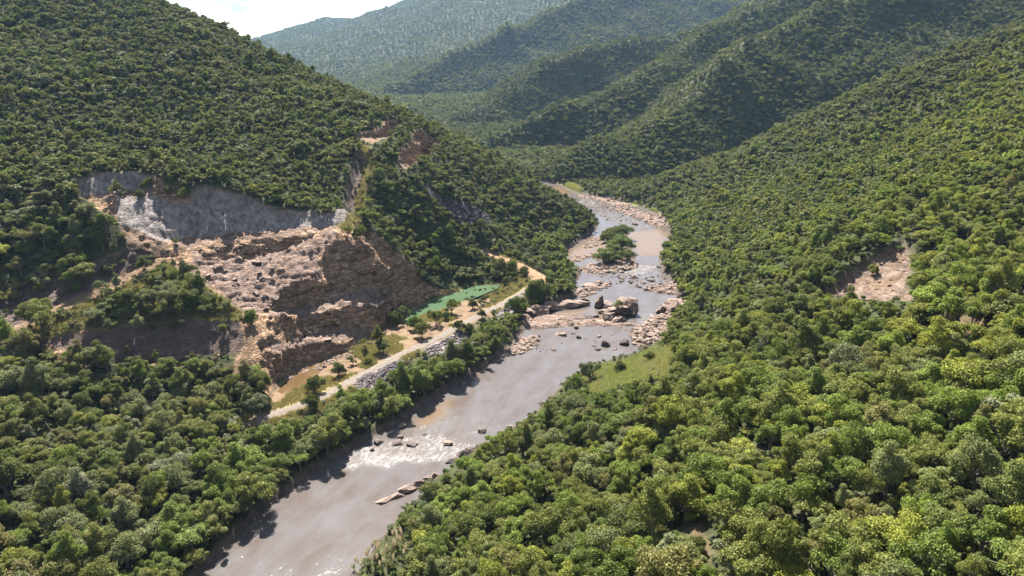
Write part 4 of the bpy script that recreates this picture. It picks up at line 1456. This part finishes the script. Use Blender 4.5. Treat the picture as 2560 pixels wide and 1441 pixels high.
RIP_PX = [[(885, 968), (905, 950), (985, 912), (1000, 915), (985, 938), (910, 982)], [(1060, 880), (1100, 858), (1150, 832), (1180, 838), (1190, 855), (1110, 880), (1070, 890)]]
CLEAR = RIP_PX + [[(860, 1460), (890, 1400), (960, 1320), (1035, 1320), (1045, 1390), (1015, 1460)], LEFT_BANK[11:] + RIGHT_BANK[:-3] + [(960, 1250), (860, 1140)], GRASS_R_PX, SLIP_PX, BARE_PX, RED_PX,
         [(1330, 455), (1390, 447), (1450, 458), (1475, 480), (1430, 486)], [(1560, 502), (1600, 492), (1650, 514), (1655, 528)],
         [(1005, 806), (1060, 758), (1110, 738), (1190, 715), (1250, 705), (1300, 690), (1362, 702), (1300, 750), (1200, 805), (1000, 895), (820, 1005), (680, 1046), (685, 970), (800, 900), (945, 836)],
         [(1205, 632), (1240, 634), (1330, 668), (1365, 698), (1345, 708), (1300, 672), (1230, 648)],
         [(640, 860), (575, 965), (560, 960), (600, 860), (620, 822), (655, 800)],
         [(60, 818), (250, 735), (350, 682), (420, 640), (440, 645), (350, 692), (250, 748), (60, 828)],
         [(230, 850), (450, 850), (600, 840), (606, 865), (560, 880), (430, 884), (300, 876)],
         [(690, 965), (640, 860), (660, 795), (600, 768), (500, 690), (470, 650), (420, 640), (330, 570), (290, 500), (380, 490), (480, 515), (515, 482), (560, 485), (700, 538), (880, 512), (860, 570), (900, 605), (1010, 690), (1005, 776), (945, 836)],
         [(195, 450), (245, 436), (262, 488), (205, 498)], [(1075, 490), (1100, 488), (1215, 545), (1225, 558), (1150, 545)], [(895, 338), (1000, 334), (985, 352), (905, 360)], [(985, 385), (1050, 402), (1040, 418), (960, 420)]]


def build_forest():
    xs, ys, rs, lod, zone = [], [], [], [], []
    for (x0, x1, y0, y1, st, rlo, rhi, ld, sd_) in [(-420, 480, 30, 260, 3.3, 1.2, 5.2, 0, 1), (-420, 480, 260, 640, 2.7, 1.1, 2.8, 1, 2),
                                                    (-700, 900, 640, 1150, 3.8, 1.5, 3.4, 1, 3), (-1300, 1500, 1150, 1900, 6.0, 2.5, 4.8, 2, 4), (-2300, 1900, 1900, 4300, 10, 2.8, 6.0, 2, 5)]:
        x, y = pick_points(x0, x1, y0, y1, st, sd_)
        r = np.random.default_rng(50 + sd_)
        R_ = (rlo + (rhi - rlo) * r.random(len(x)) ** (1.7 if sd_ == 1 else 2.1)) * np.where(r.random(len(x)) < 0.04, 1.35, 1.0) * (1 + 0.28 * fbm(x, y, 35, 1400 + sd_, 2))
        if sd_ == 1:
            R_ *= 1 - 0.36 * sstep(140, 262, y) * sstep(-40, 10, x)
        if sd_ == 2:
            R_ *= 1.12 - 0.12 * sstep(260, 380, y) + 0.25 * sstep(310, 260, y) * sstep(0, -40, x)
        xs.append(x), ys.append(y), rs.append(R_), lod.append(np.full(len(x), ld)), zone.append(np.full(len(x), sd_))
    x, y, R_, ld, zn_ = map(np.concatenate, (xs, ys, rs, lod, zone))
    z = ground(x, y)
    ok = visible(x, y, z + 2.2 * R_ + 3, 0.004)
    f = lambda F: field(F, x, y)
    ok &= f(sd_river) > 1.0
    ok &= (f(tr_d) > 4.5) & (f(sd_pond) > 6.5) & (f(sd_pud) > 2)
    ok &= (f(SD_SCREE) > 0.5) & (f(SD_GRASS) > 1) & (f(sd_slip) > -0.3 + 0.4 * f(edge)) & (f(SD_RIP) > 0.6) & (f(sd_red) > 0) & (f(sd_bare) > 1)
    ok &= f(landm) < 0.2
    ok &= (f(gul_d) > 4.0) & (f(rid_d) > 2.2)
    who_, wl, fl = f(WHO), f(WALL), f(FLOORM)
    inwork = (who_ >= 0) & ((wl > 0) | (fl > 0))
    ok &= ~inwork
    on_mound = (f(R_MOUND) < -0.3) | (f(R_FOUT) < 0.3) | (f(R_MBENCH) < -1.5)
    rnd = np.random.default_rng(66).random(len(x))
    on_mound |= (f(R_HWALL) < 0) & (rnd < 0.5)
    on_mound |= (f(R_FRONT) < -0.5) & (rnd < 0.12)
    ok &= (f(SDW) > 0.6) | on_mound
    rgt = x > np.interp(y, RB[::-1][:, 1], RB[::-1][:, 0]) if False else None
    ok &= np.hypot(x, y) > 38
    x, y, z, R_, ld, zn_ = (a[ok] for a in (x, y, z, R_, ld, zn_))
    # no tree stands where it would hide the water, grass, bare ground or rock that the photograph shows
    u, v, dep = project(np.stack([x, y, z + 1.25 * R_], -1))
    hide = np.zeros(len(x), bool)
    for P in CLEAR:
        P = np.array(P, float)
        hide |= poly_sd(u, v, P) < (1.0 if len(P) == 15 else (0.6 if P[0][0] == 2065 else 0.15)) * R_ / dep * FPX
    x, y, z, R_, ld, zn_ = (a[~hide] for a in (x, y, z, R_, ld, zn_))
    u, v, dep = project(np.stack([x, y, z], -1))
    r = np.random.default_rng(99)
    # riverbank gallery trees are taller
    sdr = field(sd_river, x, y)
    gal = (sdr < 16) & (y < 480)
    R_ = np.minimum(np.where(gal, R_ * 1.2, R_), 5.2)
    # colour by place
    n1 = fbm(x, y, 45, 1500, 3)
    n2 = fbm(x, y, 18, 1510, 2)
    right = (u > 1500) | ((u > 900) & (v > 1150))
    t = r.random(len(x))
    c = np.zeros(len(x), int)
    key = t + n2 * 0.35
    yel = right & (y < 430)

    def choose(mask, names_, edges_):
        kk = np.searchsorted(np.array(edges_), key[mask])
        c[mask] = np.array([PN.index(q_) for q_ in names_])[np.clip(kk, 0, len(names_) - 1)]
    choose(~yel, ['deep green', 'dark green', 'grey-green', 'olive green', 'bright green', 'brownish green', 'yellow-green', 'silvery grey'], [0.1, 0.28, 0.55, 0.78, 0.86, 0.95, 1.03])
    choose(yel, ['dark green', 'deep green', 'olive green', 'yellow-green', 'bright green', 'grey-green', 'brownish green', 'golden yellow', 'silvery grey'], [0.12, 0.28, 0.62, 0.74, 0.84, 0.97, 1.10, 1.115])
    choose(gal & ~yel, ['deep green', 'bright green', 'olive green', 'grey-green', 'dark green'], [0.38, 0.62, 0.78, 0.92])
    tint = np.array([PAL[q_] for q_ in PN])[c]
    tint = 0.76 * tint + 0.24 * np.array([0.122, 0.130, 0.042])
    tint = tint * (1.28 + 0.34 * n1 + 0.25 * fbm(x, y, 160, 1530, 2) + r.normal(0, 0.11, len(x)))[:, None]
    tint[yel] *= np.array([1.1, 1.1, 0.86])
    tint[~yel] *= np.array([1.10, 1.05, 1.0])
    up = yel & (u > 2200) & (v < 950)
    tint[up] *= np.array([1.16, 1.12, 0.9])
    sp = r.integers(0, NSP, len(x))
    sz = np.stack([R_ * r.uniform(0.82, 1.18, len(x)), R_ * r.uniform(0.82, 1.18, len(x)), R_ * r.uniform(0.75, 1.3, len(x))], -1)
    rot = np.stack([r.normal(0, 0.13, len(x)), r.normal(0, 0.13, len(x)), r.random(len(x)) * 6.283], -1)
    z = z - R_ * r.uniform(0.0, 0.28, len(x))
    return dict(x=x, y=y, z=z, R=R_, lod=ld, u=u, v=v, dep=dep, c=c, tint=np.clip(tint, 0.01, 0.4), sp=sp, sz=sz, rot=rot)


FR = build_forest()
print('forest', len(FR['x']))

# the individuals: the trees that show largest
uu, vv, dp = project(np.stack([FR['x'], FR['y'], FR['z'] + FR['R'] * 1.1], -1))
inframe = (uu > 5) & (uu < 2555) & (vv > 5) & (vv < 1436)
app = np.where(inframe, FR['R'] / dp, 0)
app = np.where(visible(FR['x'], FR['y'], FR['z'] + FR['R'] * 1.3, 0.0), app, 0)
NIND = 300
ind = np.argsort(-app)[:NIND]
is_ind = np.zeros(len(app), bool)
is_ind[ind] = True


def place_words(u, v):
    if u < 900 and v > 1150:
        return 'by the river, lower left'
    if u < 700 and v > 880:
        return 'below the quarry mound'
    if u < 1330 and 800 < v < 1180:
        return 'between track and river'
    if u < 1000:
        return 'on the left hill'
    if u < 1300 and v > 1280:
        return 'near the plumed grass'
    if v > 1330:
        return 'right of the lowest bare earth' if u > 1780 else 'left of the lowest bare earth'
    if u > 2300 and v > 1050:
        return 'in bottom right corner'
    if u > 2300:
        return 'above the small red cut' if v < 850 else 'below the small red cut'
    if u < 1500 and v > 1080:
        return 'facing the lower rapid'
    if u < 1700 and v > 930:
        return 'below the bright bank grass'
    if v < 960:
        return 'between bank grass and landslip'
    if u < 1900:
        return 'above the lowest bare earth'
    return 'well below the landslip'


ORD = ['first ', 'second ', 'third ', 'fourth ', 'fifth ', 'sixth ', 'seventh ', 'eighth ', 'ninth ', 'tenth ', 'eleventh ', 'twelfth ']
cand = {}
for i in ind:
    R0 = FR['R'][i]
    size = 'big' if R0 > 4.2 else ('medium' if R0 > 2.8 else 'small')
    base = f"{size} {PN[FR['c'][i]]} {SHAPES[FR['sp'][i]][0]} tree {place_words(uu[i], vv[i])}"
    cand.setdefault(base, []).append(i)
tree_label = {}
for base, lst in cand.items():
    lst = sorted(lst, key=lambda k: uu[k])
    for j, k in enumerate(lst):
        if len(lst) == 1:
            tree_label[k] = base
        else:
            tree_label[k] = base + ', ' + (ORD[j] if j < 12 else '') + 'from left'

for i in ind:
    k = int(FR['sp'][i])
    o = empty('tree', (FR['x'][i], FR['y'][i], FR['z'][i]), 0, FR['sz'][i])
    o.rotation_euler = FR['rot'][i]
    tag(o, tree_label[i], 'tree', 'trees nearest the camera')
    for nm, me_ in (('trunk', TRUNK[k]), ('crown', CROWN0[k])):
        c = bpy.data.objects.new(nm, me_)
        COL.objects.link(c)
        c.parent = o
        if nm == 'crown':
            c['tint'] = [float(q_) for q_ in FR['tint'][i]]


# the rest of the wood: one object, instanced on points
def instancer(name, pts, kinds, protos, rot, scl, tint, label, cat):
    me_ = bpy.data.meshes.new(name)
    me_.vertices.add(len(pts))
    me_.vertices.foreach_set('co', np.asarray(pts, np.float32).ravel())
    for nm, tp, arr, fld in (('kind_id', 'INT', kinds, 'value'), ('rot', 'FLOAT_VECTOR', rot, 'vector'), ('scl', 'FLOAT_VECTOR', scl, 'vector'), ('tint', 'FLOAT_VECTOR', tint, 'vector')):
        a = me_.attributes.new(nm, tp, 'POINT')
        a.data.foreach_set(fld, np.asarray(arr, np.int32 if tp == 'INT' else np.float32).ravel())
    o = bpy.data.objects.new(name, me_)
    COL.objects.link(o)
    g = bpy.data.node_groups.new(name, 'GeometryNodeTree')
    g.interface.new_socket(name='Geometry', in_out='INPUT', socket_type='NodeSocketGeometry')
    g.interface.new_socket(name='Geometry', in_out='OUTPUT', socket_type='NodeSocketGeometry')
    gi, go = g.nodes.new('NodeGroupInput'), g.nodes.new('NodeGroupOutput')
    jn = g.nodes.new('GeometryNodeJoinGeometry')

    def na(n_, tp):
        q_ = g.nodes.new('GeometryNodeInputNamedAttribute')
        q_.data_type = tp
        q_.inputs['Name'].default_value = n_
        return q_.outputs[0]
    kid, rz, sc_ = na('kind_id', 'INT'), na('rot', 'FLOAT_VECTOR'), na('scl', 'FLOAT_VECTOR')
    er = g.nodes.new('FunctionNodeEulerToRotation')
    g.links.new(rz, er.inputs[0])
    for k, prs in enumerate(protos):
        cmp_ = g.nodes.new('FunctionNodeCompare')
        cmp_.data_type = 'INT'
        cmp_.operation = 'EQUAL'
        ins = [s for s in cmp_.inputs if s.type == 'INT']
        g.links.new(kid, ins[0])
        ins[1].default_value = k
        for po in prs:
            oi = g.nodes.new('GeometryNodeObjectInfo')
            oi.inputs['Object'].default_value = po
            oi.inputs['As Instance'].default_value = True
            ip = g.nodes.new('GeometryNodeInstanceOnPoints')
            g.links.new(gi.outputs[0], ip.inputs['Points'])
            g.links.new(cmp_.outputs[0], ip.inputs['Selection'])
            g.links.new(oi.outputs['Geometry'], ip.inputs['Instance'])
            g.links.new(er.outputs[0], ip.inputs['Rotation'])
            g.links.new(sc_, ip.inputs['Scale'])
            g.links.new(ip.outputs[0], jn.inputs[0])
    g.links.new(jn.outputs[0], go.inputs[0])
    md = o.modifiers.new('scatter', 'NODES')
    md.node_group = g
    return tag(o, label, cat, kind='stuff')


def proto(me_, nm):
    return bpy.data.objects.new(nm, me_)


P0 = [[proto(CROWN0[k], 'crown'), proto(TRUNK[k], 'trunk')] for k in range(NSP)]
P1 = [[proto(CROWN1[k], 'crown')] for k in range(NSP)]
P2 = [[proto(CROWN2[k], 'crown')] for k in range(NSP)]
rest = ~is_ind
instancer('forest', np.stack([FR['x'], FR['y'], FR['z']], -1)[rest], (FR['sp'] + NSP * FR['lod'])[rest], P0 + P1 + P2, FR['rot'][rest], FR['sz'][rest], FR['tint'][rest],
          'dense green dry forest covering the hillsides on both sides of the valley', 'forest')


# ------------------------------------------------------------------ single trees and shrubs in the open works and on the island
def lone_tree(u, v, hpx, sp, tint, label, name='tree', cat='tree', group=None, xyz=None, wide=1.0):
    p = hit(u, v) if xyz is None else np.array(xyz, float)
    dep = np.linalg.norm(p - np.array([0, 0, CAM_H]))
    tall = SHAPES[sp][1][0] + SHAPES[sp][1][1] * 0.85
    R0 = hpx * dep / FPX / tall / 0.93
    o = empty(name, (p[0], p[1], max(p[2], 0.1) - 0.05), random.random() * 6.28, (R0 * wide, R0 * wide, R0))
    tag(o, label, cat, group)
    for nm, me_ in (('trunk', TRUNK[sp]), ('crown', CROWN0[sp])):
        c = bpy.data.objects.new(nm, me_)
        COL.objects.link(c)
        c.parent = o
        if nm == 'crown':
            c['tint'] = list(PAL[tint]) if isinstance(tint, str) else list(tint)
    return o


LONE = [
    (948, 878, 62, 3, 'olive green', 'slim young tree on the quarry floor, tallest beside the orange patch'), (958, 885, 34, 1, 'dark green', 'dark bush at the foot of the slim young tree'),
    (847, 940, 34, 1, 'dark green', 'dark rounded shrub alone between the puddle and the track'), (914, 905, 40, 3, 'brownish green', 'thin sapling on the orange slope left of the slim tree'),
    (883, 912, 24, 5, 'olive green', 'small grey-green shrub on the orange earth above the track'), (925, 912, 16, 1, 'bright green', 'bright low shrub on the grass verge of the track'),
    (786, 985, 44, 3, 'dark green', 'dark upright shrub between the puddle and the near end of the track'), (782, 1025, 38, 3, 'dark green', 'narrow dark shrub on the river side of the near track'),
    (650, 1040, 52, 1, 'grey-green', 'round dark tree standing alone where the track enters the wood'), (990, 815, 36, 1, 'dark green', 'dark bush at the near tip of the green pond'),
    (1035, 825, 34, 1, 'deep green', 'green bush on the pond edge, second from its near tip'), (1055, 845, 40, 3, 'olive green', 'olive bush beside the red earth patch below the pond'),
    (1008, 800, 34, 2, 'grey-green', 'grey-green bush against the rock at the near end of the pond'), (1090, 812, 42, 5, 'olive green', 'leaning thin shrub between pond and track'),
    (1115, 800, 20, 1, 'dark green', 'low dark shrub right of the leaning shrub by the pond'), (1130, 785, 38, 5, 'olive green', 'thin shrub on the yellow grass in front of the pond'),
    (1182, 772, 24, 3, 'dark green', 'small dark shrub on the yellow grass near the far pond end'), (1145, 828, 28, 3, 'dark green', 'dark shrub on the river edge of the track, midway'),
    (1205, 795, 22, 1, 'dark green', 'small round shrub at the track edge below the pond'), (1172, 835, 26, 1, 'dark green', 'dark round shrub on the dumped stones'),
    (1338, 755, 58, 2, 'dark green', 'dark bush above the flat rock ledge, left of pair'), (1352, 762, 44, 4, 'deep green', 'spreading dark bush right above the rock ledge'),
    (1290, 790, 50, 2, 'deep green', 'bush at the landward end of the rock ledge'), (1250, 690, 44, 2, 'brownish green', 'brownish bush at the far end of the green pond'),
    (1280, 680, 30, 1, 'olive green', 'olive bush between the far pond end and the orange track'), (1310, 690, 24, 1, 'grey-green', 'small grey bush inside the bend of the orange track'),
    (1265, 712, 20, 1, 'olive green', 'low bush on the bare shore at the far pond tip'), (1210, 755, 16, 1, 'olive green', 'low bush on the dry grass beside the orange earth'),
    (1545, 768, 26, 5, 'olive green', 'single small tree growing on top of the central river outcrop'),
    (1510, 655, 46, 4, 'bright green', 'broad bright bush at the near end of the river island'), (1535, 655, 30, 4, 'dark green', 'dark low bush in the middle front of the river island'),
    (1568, 650, 34, 1, 'olive green', 'olive bush at the right tip of the river island'), (1555, 625, 50, 1, 'deep green', 'dense bush on the middle of the river island'),
    (1535, 600, 44, 3, 'olive green', 'upright tree at the upstream end of the river island'), (1552, 598, 46, 1, 'dark green', 'dark tree second from the upstream end of the island'),
    (1520, 605, 36, 2, 'olive green', 'pale bush on the left flank of the river island'), (1530, 635, 36, 2, 'deep green', 'bush behind the broad bright one on the island'),
    (1475, 955, 52, 5, 'grey-green', 'thin grey shrub at the water edge left of the bright grass'), (1462, 938, 26, 1, 'dark green', 'small dark bush beside the thin grey waterside shrub'),
    (1550, 932, 30, 1, 'dark green', 'dark bush growing in the bright grass of the right bank'), (1625, 905, 26, 2, 'olive green', 'bush at the upper edge of the bright grass'),
    (630, 810, 34, 1, 'bright green', 'bright bush at the top of the dirt ramp beside the quarry'), (655, 980, 48, 3, 'olive green', 'leafy bush right at the mouth of the quarry'),
    (620, 960, 40, 2, 'grey-green', 'grey bush on the dirt ramp near the quarry mouth'), (590, 990, 50, 2, 'olive green', 'olive bush where the dirt ramp meets the wood'),
    (255, 735, 28, 5, 'grey-green', 'small grey tree on the rim of the haul road'), (120, 785, 22, 1, 'bright green', 'small bright bush on the haul road at the left'),
    (440, 612, 14, 1, 'yellow-green', 'low yellowish bush on the lip between the two cuts'), (610, 652, 12, 1, 'olive green', 'tiny bush on the rubble slope'),
    (375, 470, 22, 1, 'olive green', 'bush clinging to the top of the grey cut face'), (350, 500, 20, 2, 'dark green', 'dark bush on the ledge inside the grey cut'),
    (460, 500, 26, 1, 'yellow-green', 'yellowish bush at the rim of the grey cut face'), (425, 490, 22, 2, 'olive green', 'olive bush on the rim left of the yellowish one'),
    (870, 590, 26, 5, 'yellow-green', 'dry pale bush on the top of the rock promontory'), (900, 600, 34, 2, 'olive green', 'bush behind the top of the rock promontory'),
    (1085, 720, 32, 5, 'grey-green', 'pale shrub on the dark cliff above the green pond'), (1050, 700, 24, 5, 'olive green', 'thin shrub on the cliff left of the pale one above the pond'),
    (2180, 690, 26, 1, 'yellow-green', 'yellowish bush growing inside the landslip scar'), (1738, 1385, 46, 2, 'olive green', 'bush on the bare earth at the bottom edge'),
]
for (u, v, h, sp, tn, lab) in LONE:
    isl = 'island' in lab
    big = 'tree' in lab
    nm = 'tree' if big else 'shrub'
    on_rock = 'central river outcrop' in lab
    if not big or isl:
        sp = 7 if sp == 5 else 6
    if isl:
        h *= 0.72
        tn = {'dark green': 'deep green', 'deep green': 'bright green'}.get(tn, tn)
    lone_tree(u, v, h, sp, tn, lab, nm, nm, 'bushes and trees on the river island' if isl else ('single trees in the works' if big else 'single shrubs in the open'),
              xyz=(PZ(1545, 778, 2.8) if on_rock else None), wide=(1.05 if isl else 0.62) if sp in (6, 7) else (1.1 if sp != 3 else 0.8))

# dead grey tree on the near right slope
p = hit(1892, 905)
V, F = [], []
rr_ = random.Random(5)
tube(V, F, (0, 0, -0.2), (0.2, 0, 3.6), 0.16, 0.10, 7)
for k in range(9):
    a = k * 2.4
    z0 = 1.6 + 0.24 * k
    e = (0.15 + 1.3 * math.cos(a), 1.3 * math.sin(a), z0 + 1.5 + rr_.random())
    tube(V, F, (0.1, 0, z0), e, 0.06, 0.02, 5)
    for j in range(3):
        b_ = a + rr_.uniform(-0.9, 0.9)
        tube(V, F, e, (e[0] + 0.6 * math.cos(b_), e[1] + 0.6 * math.sin(b_), e[2] + rr_.uniform(.2, .8)), 0.022, 0.008, 4)
M_DEAD = mat_simple('dead_wood', (0.16, 0.145, 0.13), (0.30, 0.27, 0.25), 5.0, 0.9, 0.4, 0.05)
o = mesh_obj('dead_tree', V, F, M_DEAD)
o.location = p
o.scale = (1.3, 1.3, 1.5)
tag(o, 'bare grey leafless tree among the green ones on the near right slope', 'tree')


# ------------------------------------------------------------------ plumed grass at the bottom of the right bank
def plume_plant(p, h, seed, label):
    r = random.Random(seed)
    o = empty('plumed_grass', p, r.random() * 6.28)
    tag(o, label, 'grass clump', 'plumed grass clumps on the right bank')
    V, F = [], []
    for k in range(46):
        a = r.random() * 6.283
        L = h * r.uniform(0.45, 0.75)
        w_ = 0.05
        prev = None
        for j in range(4):
            s = j / 3
            d = L * (0.55 * s * s + 0.1 * s)
            z = L * (s - 0.38 * s * s)
            c = len(V)
            V.append((math.cos(a) * d - math.sin(a) * w_ * (1 - s), math.sin(a) * d + math.cos(a) * w_ * (1 - s), z))
            V.append((math.cos(a) * d + math.sin(a) * w_ * (1 - s), math.sin(a) * d - math.cos(a) * w_ * (1 - s), z))
            if j:
                F.append((c - 2, c - 1, c + 1, c))
    b = mesh_obj('blades', V, F, M_GRASS, o)
    b['tint'] = [0.16, 0.18, 0.06]
    for k in range(r.randint(2, 4)):
        a = r.random() * 6.283
        bx_, by_ = 0.25 * math.cos(a), 0.25 * math.sin(a)
        tx, ty, tz = bx_ + 0.35 * math.cos(a), by_ + 0.35 * math.sin(a), h * r.uniform(0.62, 0.78)
        V, F = [], []
        tube(V, F, (bx_, by_, 0), (tx, ty, tz), 0.035, 0.02, 5)
        st_ = mesh_obj('stalk', V, F, M_STALK, o)
        V, F = [], []
        L = h * r.uniform(0.34, 0.46)
        rings = [(0, 0.04), (0.15, 0.20), (0.4, 0.30), (0.7, 0.22), (0.9, 0.11), (1.0, 0.01)]
        for (s, rad) in rings:
            for q_ in range(7):
                th = q_ * 0.8976
                rj = rad * r.uniform(0.7, 1.3)
                V.append((tx + rj * math.cos(th) + 0.10 * s * L * math.cos(a), ty + rj * math.sin(th) + 0.10 * s * L * math.sin(a), tz - 0.1 + s * L))
        for j in range(len(rings) - 1):
            for q_ in range(7):
                F.append((j * 7 + q_, j * 7 + (q_ + 1) % 7, (j + 1) * 7 + (q_ + 1) % 7, (j + 1) * 7 + q_))
        mesh_obj('plume', V, F, M_PLUME, o)


PLU = [(885, 1432), (905, 1436), (922, 1415), (940, 1428), (945, 1395), (962, 1410), (968, 1380), (978, 1398), (990, 1365), (995, 1385), (1008, 1350), (1015, 1372), (1028, 1338), (955, 1436), (985, 1425), (1010, 1405)]
for i, (u, v) in enumerate(PLU):
    p = hit(u, v)
    pos_w = ('beside the water' if i % 3 == 0 else ('set back from the water' if i % 3 == 1 else 'in the middle of the stand'))
    plume_plant((p[0], p[1], max(p[2], 0.1)), 3.6 + (i * 37 % 10) * 0.14, 40 + i, f'tall grass clump with cream plumes, {("nearest the bottom edge", "second", "third", "fourth", "fifth", "sixth", "seventh", "eighth", "ninth", "tenth", "eleventh", "twelfth", "thirteenth", "fourteenth", "fifteenth", "sixteenth")[i]} {"of the stand" if i == 0 else "along the stand going upstream"}')


# ------------------------------------------------------------------ grass and low growth nobody could count
def tuft_mesh(name, seed, n, h, spread):
    r = random.Random(seed)
    V, F = [], []
    for k in range(n):
        a, b = r.random() * 6.283, r.random() * 6.283
        x0, y0 = spread * r.random() * math.cos(b), spread * r.random() * math.sin(b)
        L = h * r.uniform(0.6, 1.2)
        w_ = 0.05
        c = len(V)
        V += [(x0 - math.sin(a) * w_, y0 + math.cos(a) * w_, 0), (x0 + math.sin(a) * w_, y0 - math.cos(a) * w_, 0), (x0 + math.cos(a) * L * 0.45, y0 + math.sin(a) * L * 0.45, L)]
        F.append((c, c + 1, c + 2))
    return mesh_obj(name, V, F, M_GRASS, link=False).data


TUFT = [tuft_mesh('tuft', 70 + k, 60, 0.75, 0.8) for k in range(3)]


def scatter_grass(name, sampler_mask, box, step, tint_fn, smin, smax, label, seed):
    x, y = pick_points(*box, step, seed)
    ok = sampler_mask(x, y)
    x, y = x[ok], y[ok]
    z = ground(x, y)
    vis = visible(x, y, z + 2, 0.01)
    x, y, z = x[vis], y[vis], z[vis]
    r = np.random.default_rng(seed)
    s = r.uniform(smin, smax, len(x))
    return instancer(name, np.stack([x, y, z], -1), r.integers(0, 3, len(x)), [[proto(t_, 'tuft')] for t_ in TUFT], np.stack([0 * x, 0 * x, r.random(len(x)) * 6.28], -1), np.stack([s, s, s], -1), tint_fn(r, x, y), label, 'grass')


def tint_green(r, x, y):
    b = np.array([0.34, 0.355, 0.125])
    b2 = np.array([0.42, 0.37, 0.17])
    f = np.clip(fbm(x, y, 9, 1700, 2) + 0.3 + r.normal(0, 0.15, len(x)), 0, 1)[:, None]
    return b * (1 - f) + b2 * f


def tint_dry(r, x, y):
    b = np.array([0.34, 0.27, 0.125])
    b2 = np.array([0.22, 0.20, 0.08])
    f = np.clip(fbm(x, y, 12, 1710, 2) * 1.4 + 0.25 + r.normal(0, 0.15, len(x)), 0, 1)[:, None]
    return b * (1 - f) + b2 * f


scatter_grass('bank_grass', lambda x, y: (field(SD_GRASS, x, y) < 0.8) & (field(sd_river, x, y) > 0.6), (-60, 160, 120, 700), 0.8, tint_green, 0.9, 1.8, 'bright yellow-green grass on the river banks', 5)
scatter_grass('dry_grass', lambda x, y: (field(m_dry, x, y) > 0.35) & (field(tr_d, x, y) > 2.4) & (field(sd_pond, x, y) > 0.5) & (field(sd_pud, x, y) > 0.3) & (field(SD_RIP, x, y) > 0.3),
              (-170, 60, 150, 380), 0.9, tint_dry, 0.5, 1.25, 'dry yellow grass on the quarry floor and mound', 6)


def low_mask(x, y):
    who_ = field(WHO, x, y)
    ok = field(sd_river, x, y) > 0.8
    ok &= ((who_ < 0) | (field(FLOORM, x, y) + field(WALL, x, y) == 0))
    ok &= (field(SDW, x, y) > 0.3) | (field(R_MOUND, x, y) < 0.2) | (field(R_FOUT, x, y) < 0.3)
    ok &= (field(tr_d, x, y) > 3.5) & (field(sd_slip, x, y) > 0) & (field(SD_SCREE, x, y) > 0.5) & (field(SD_GRASS, x, y) > 0.5) & (field(SD_RIP, x, y) > 0.3) & (field(landm, x, y) < 0.3)
    ok &= (field(sd_bare, x, y) > 0.5) & (field(sd_red, x, y) > 0)
    return ok


x, y = pick_points(-330, 380, 40, 520, 3.6, 8)
ok = low_mask(x, y)
x, y = x[ok], y[ok]
z = ground(x, y)
vis = visible(x, y, z + 2, 0.004) & (np.hypot(x, y) > 36)
x, y, z = x[vis], y[vis], z[vis]
r = np.random.default_rng(8)
s = r.uniform(0.5, 1.25, len(x))
gx_, gy_ = pick_points(-60, 160, 120, 700, 2.2, 18)
gk = (field(SD_GRASS, gx_, gy_) < 1.0) & (field(sd_river, gx_, gy_) > 0.8) & (fbm(gx_, gy_, 6, 1900, 2) > -0.12)
gx_, gy_ = gx_[gk], gy_[gk]
x, y = np.r_[x, gx_], np.r_[y, gy_]
z = np.r_[z, ground(gx_, gy_)]
s = np.r_[s, r.uniform(0.35, 1.1, len(gx_))]
tn = np.array([PAL['olive green'], PAL['grey-green'], PAL['deep green'], PAL['brownish green']])[r.integers(0, 4, len(x))] * r.uniform(0.8, 1.25, len(x))[:, None]
tn[-len(gx_):] = np.array([0.25, 0.28, 0.11]) * r.uniform(0.7, 1.15, len(gx_))[:, None]
instancer('undergrowth', np.stack([x, y, z - s * 0.35], -1), r.integers(0, NSP, len(x)), P1, np.stack([0 * x, 0 * x, r.random(len(x)) * 6.28], -1), np.stack([s * 1.2, s * 1.2, s * 0.9], -1), tn,
          'low bushes and undergrowth filling the gaps between the trees', 'undergrowth')

# ------------------------------------------------------------------ air: even haze over the whole valley
mh, th = new_mat('haze_air')
oh = th.nodes.new('ShaderNodeOutputMaterial')
pv = th.nodes.new('ShaderNodeVolumePrincipled')
pv.inputs['Color'].default_value = (0.42, 0.66, 1.0, 1)
pv.inputs['Density'].default_value = 0.000043
pv.inputs['Anisotropy'].default_value = 0.25
th.links.new(pv.outputs[0], oh.inputs['Volume'])
zt = float(Z.max()) + 30
x0, x1, y0, y1, z0 = -4700, 4700, -150, 7200, -4.0
hv = [(x0, y0, z0), (x1, y0, z0), (x1, y1, z0), (x0, y1, z0), (x0, y0, zt), (x1, y0, zt), (x1, y1, zt), (x0, y1, zt)]
hf = [(0, 3, 2, 1), (4, 5, 6, 7), (0, 1, 5, 4), (1, 2, 6, 5), (2, 3, 7, 6), (3, 0, 4, 7)]
haze = mesh_obj('haze', hv, hf, mh)
tag(haze, 'thin blue haze filling the valley air', 'haze', kind='stuff')
print('tris', sum(len(o.data.polygons) for o in S.objects if o.type == 'MESH'), 'zmax', Z.max())
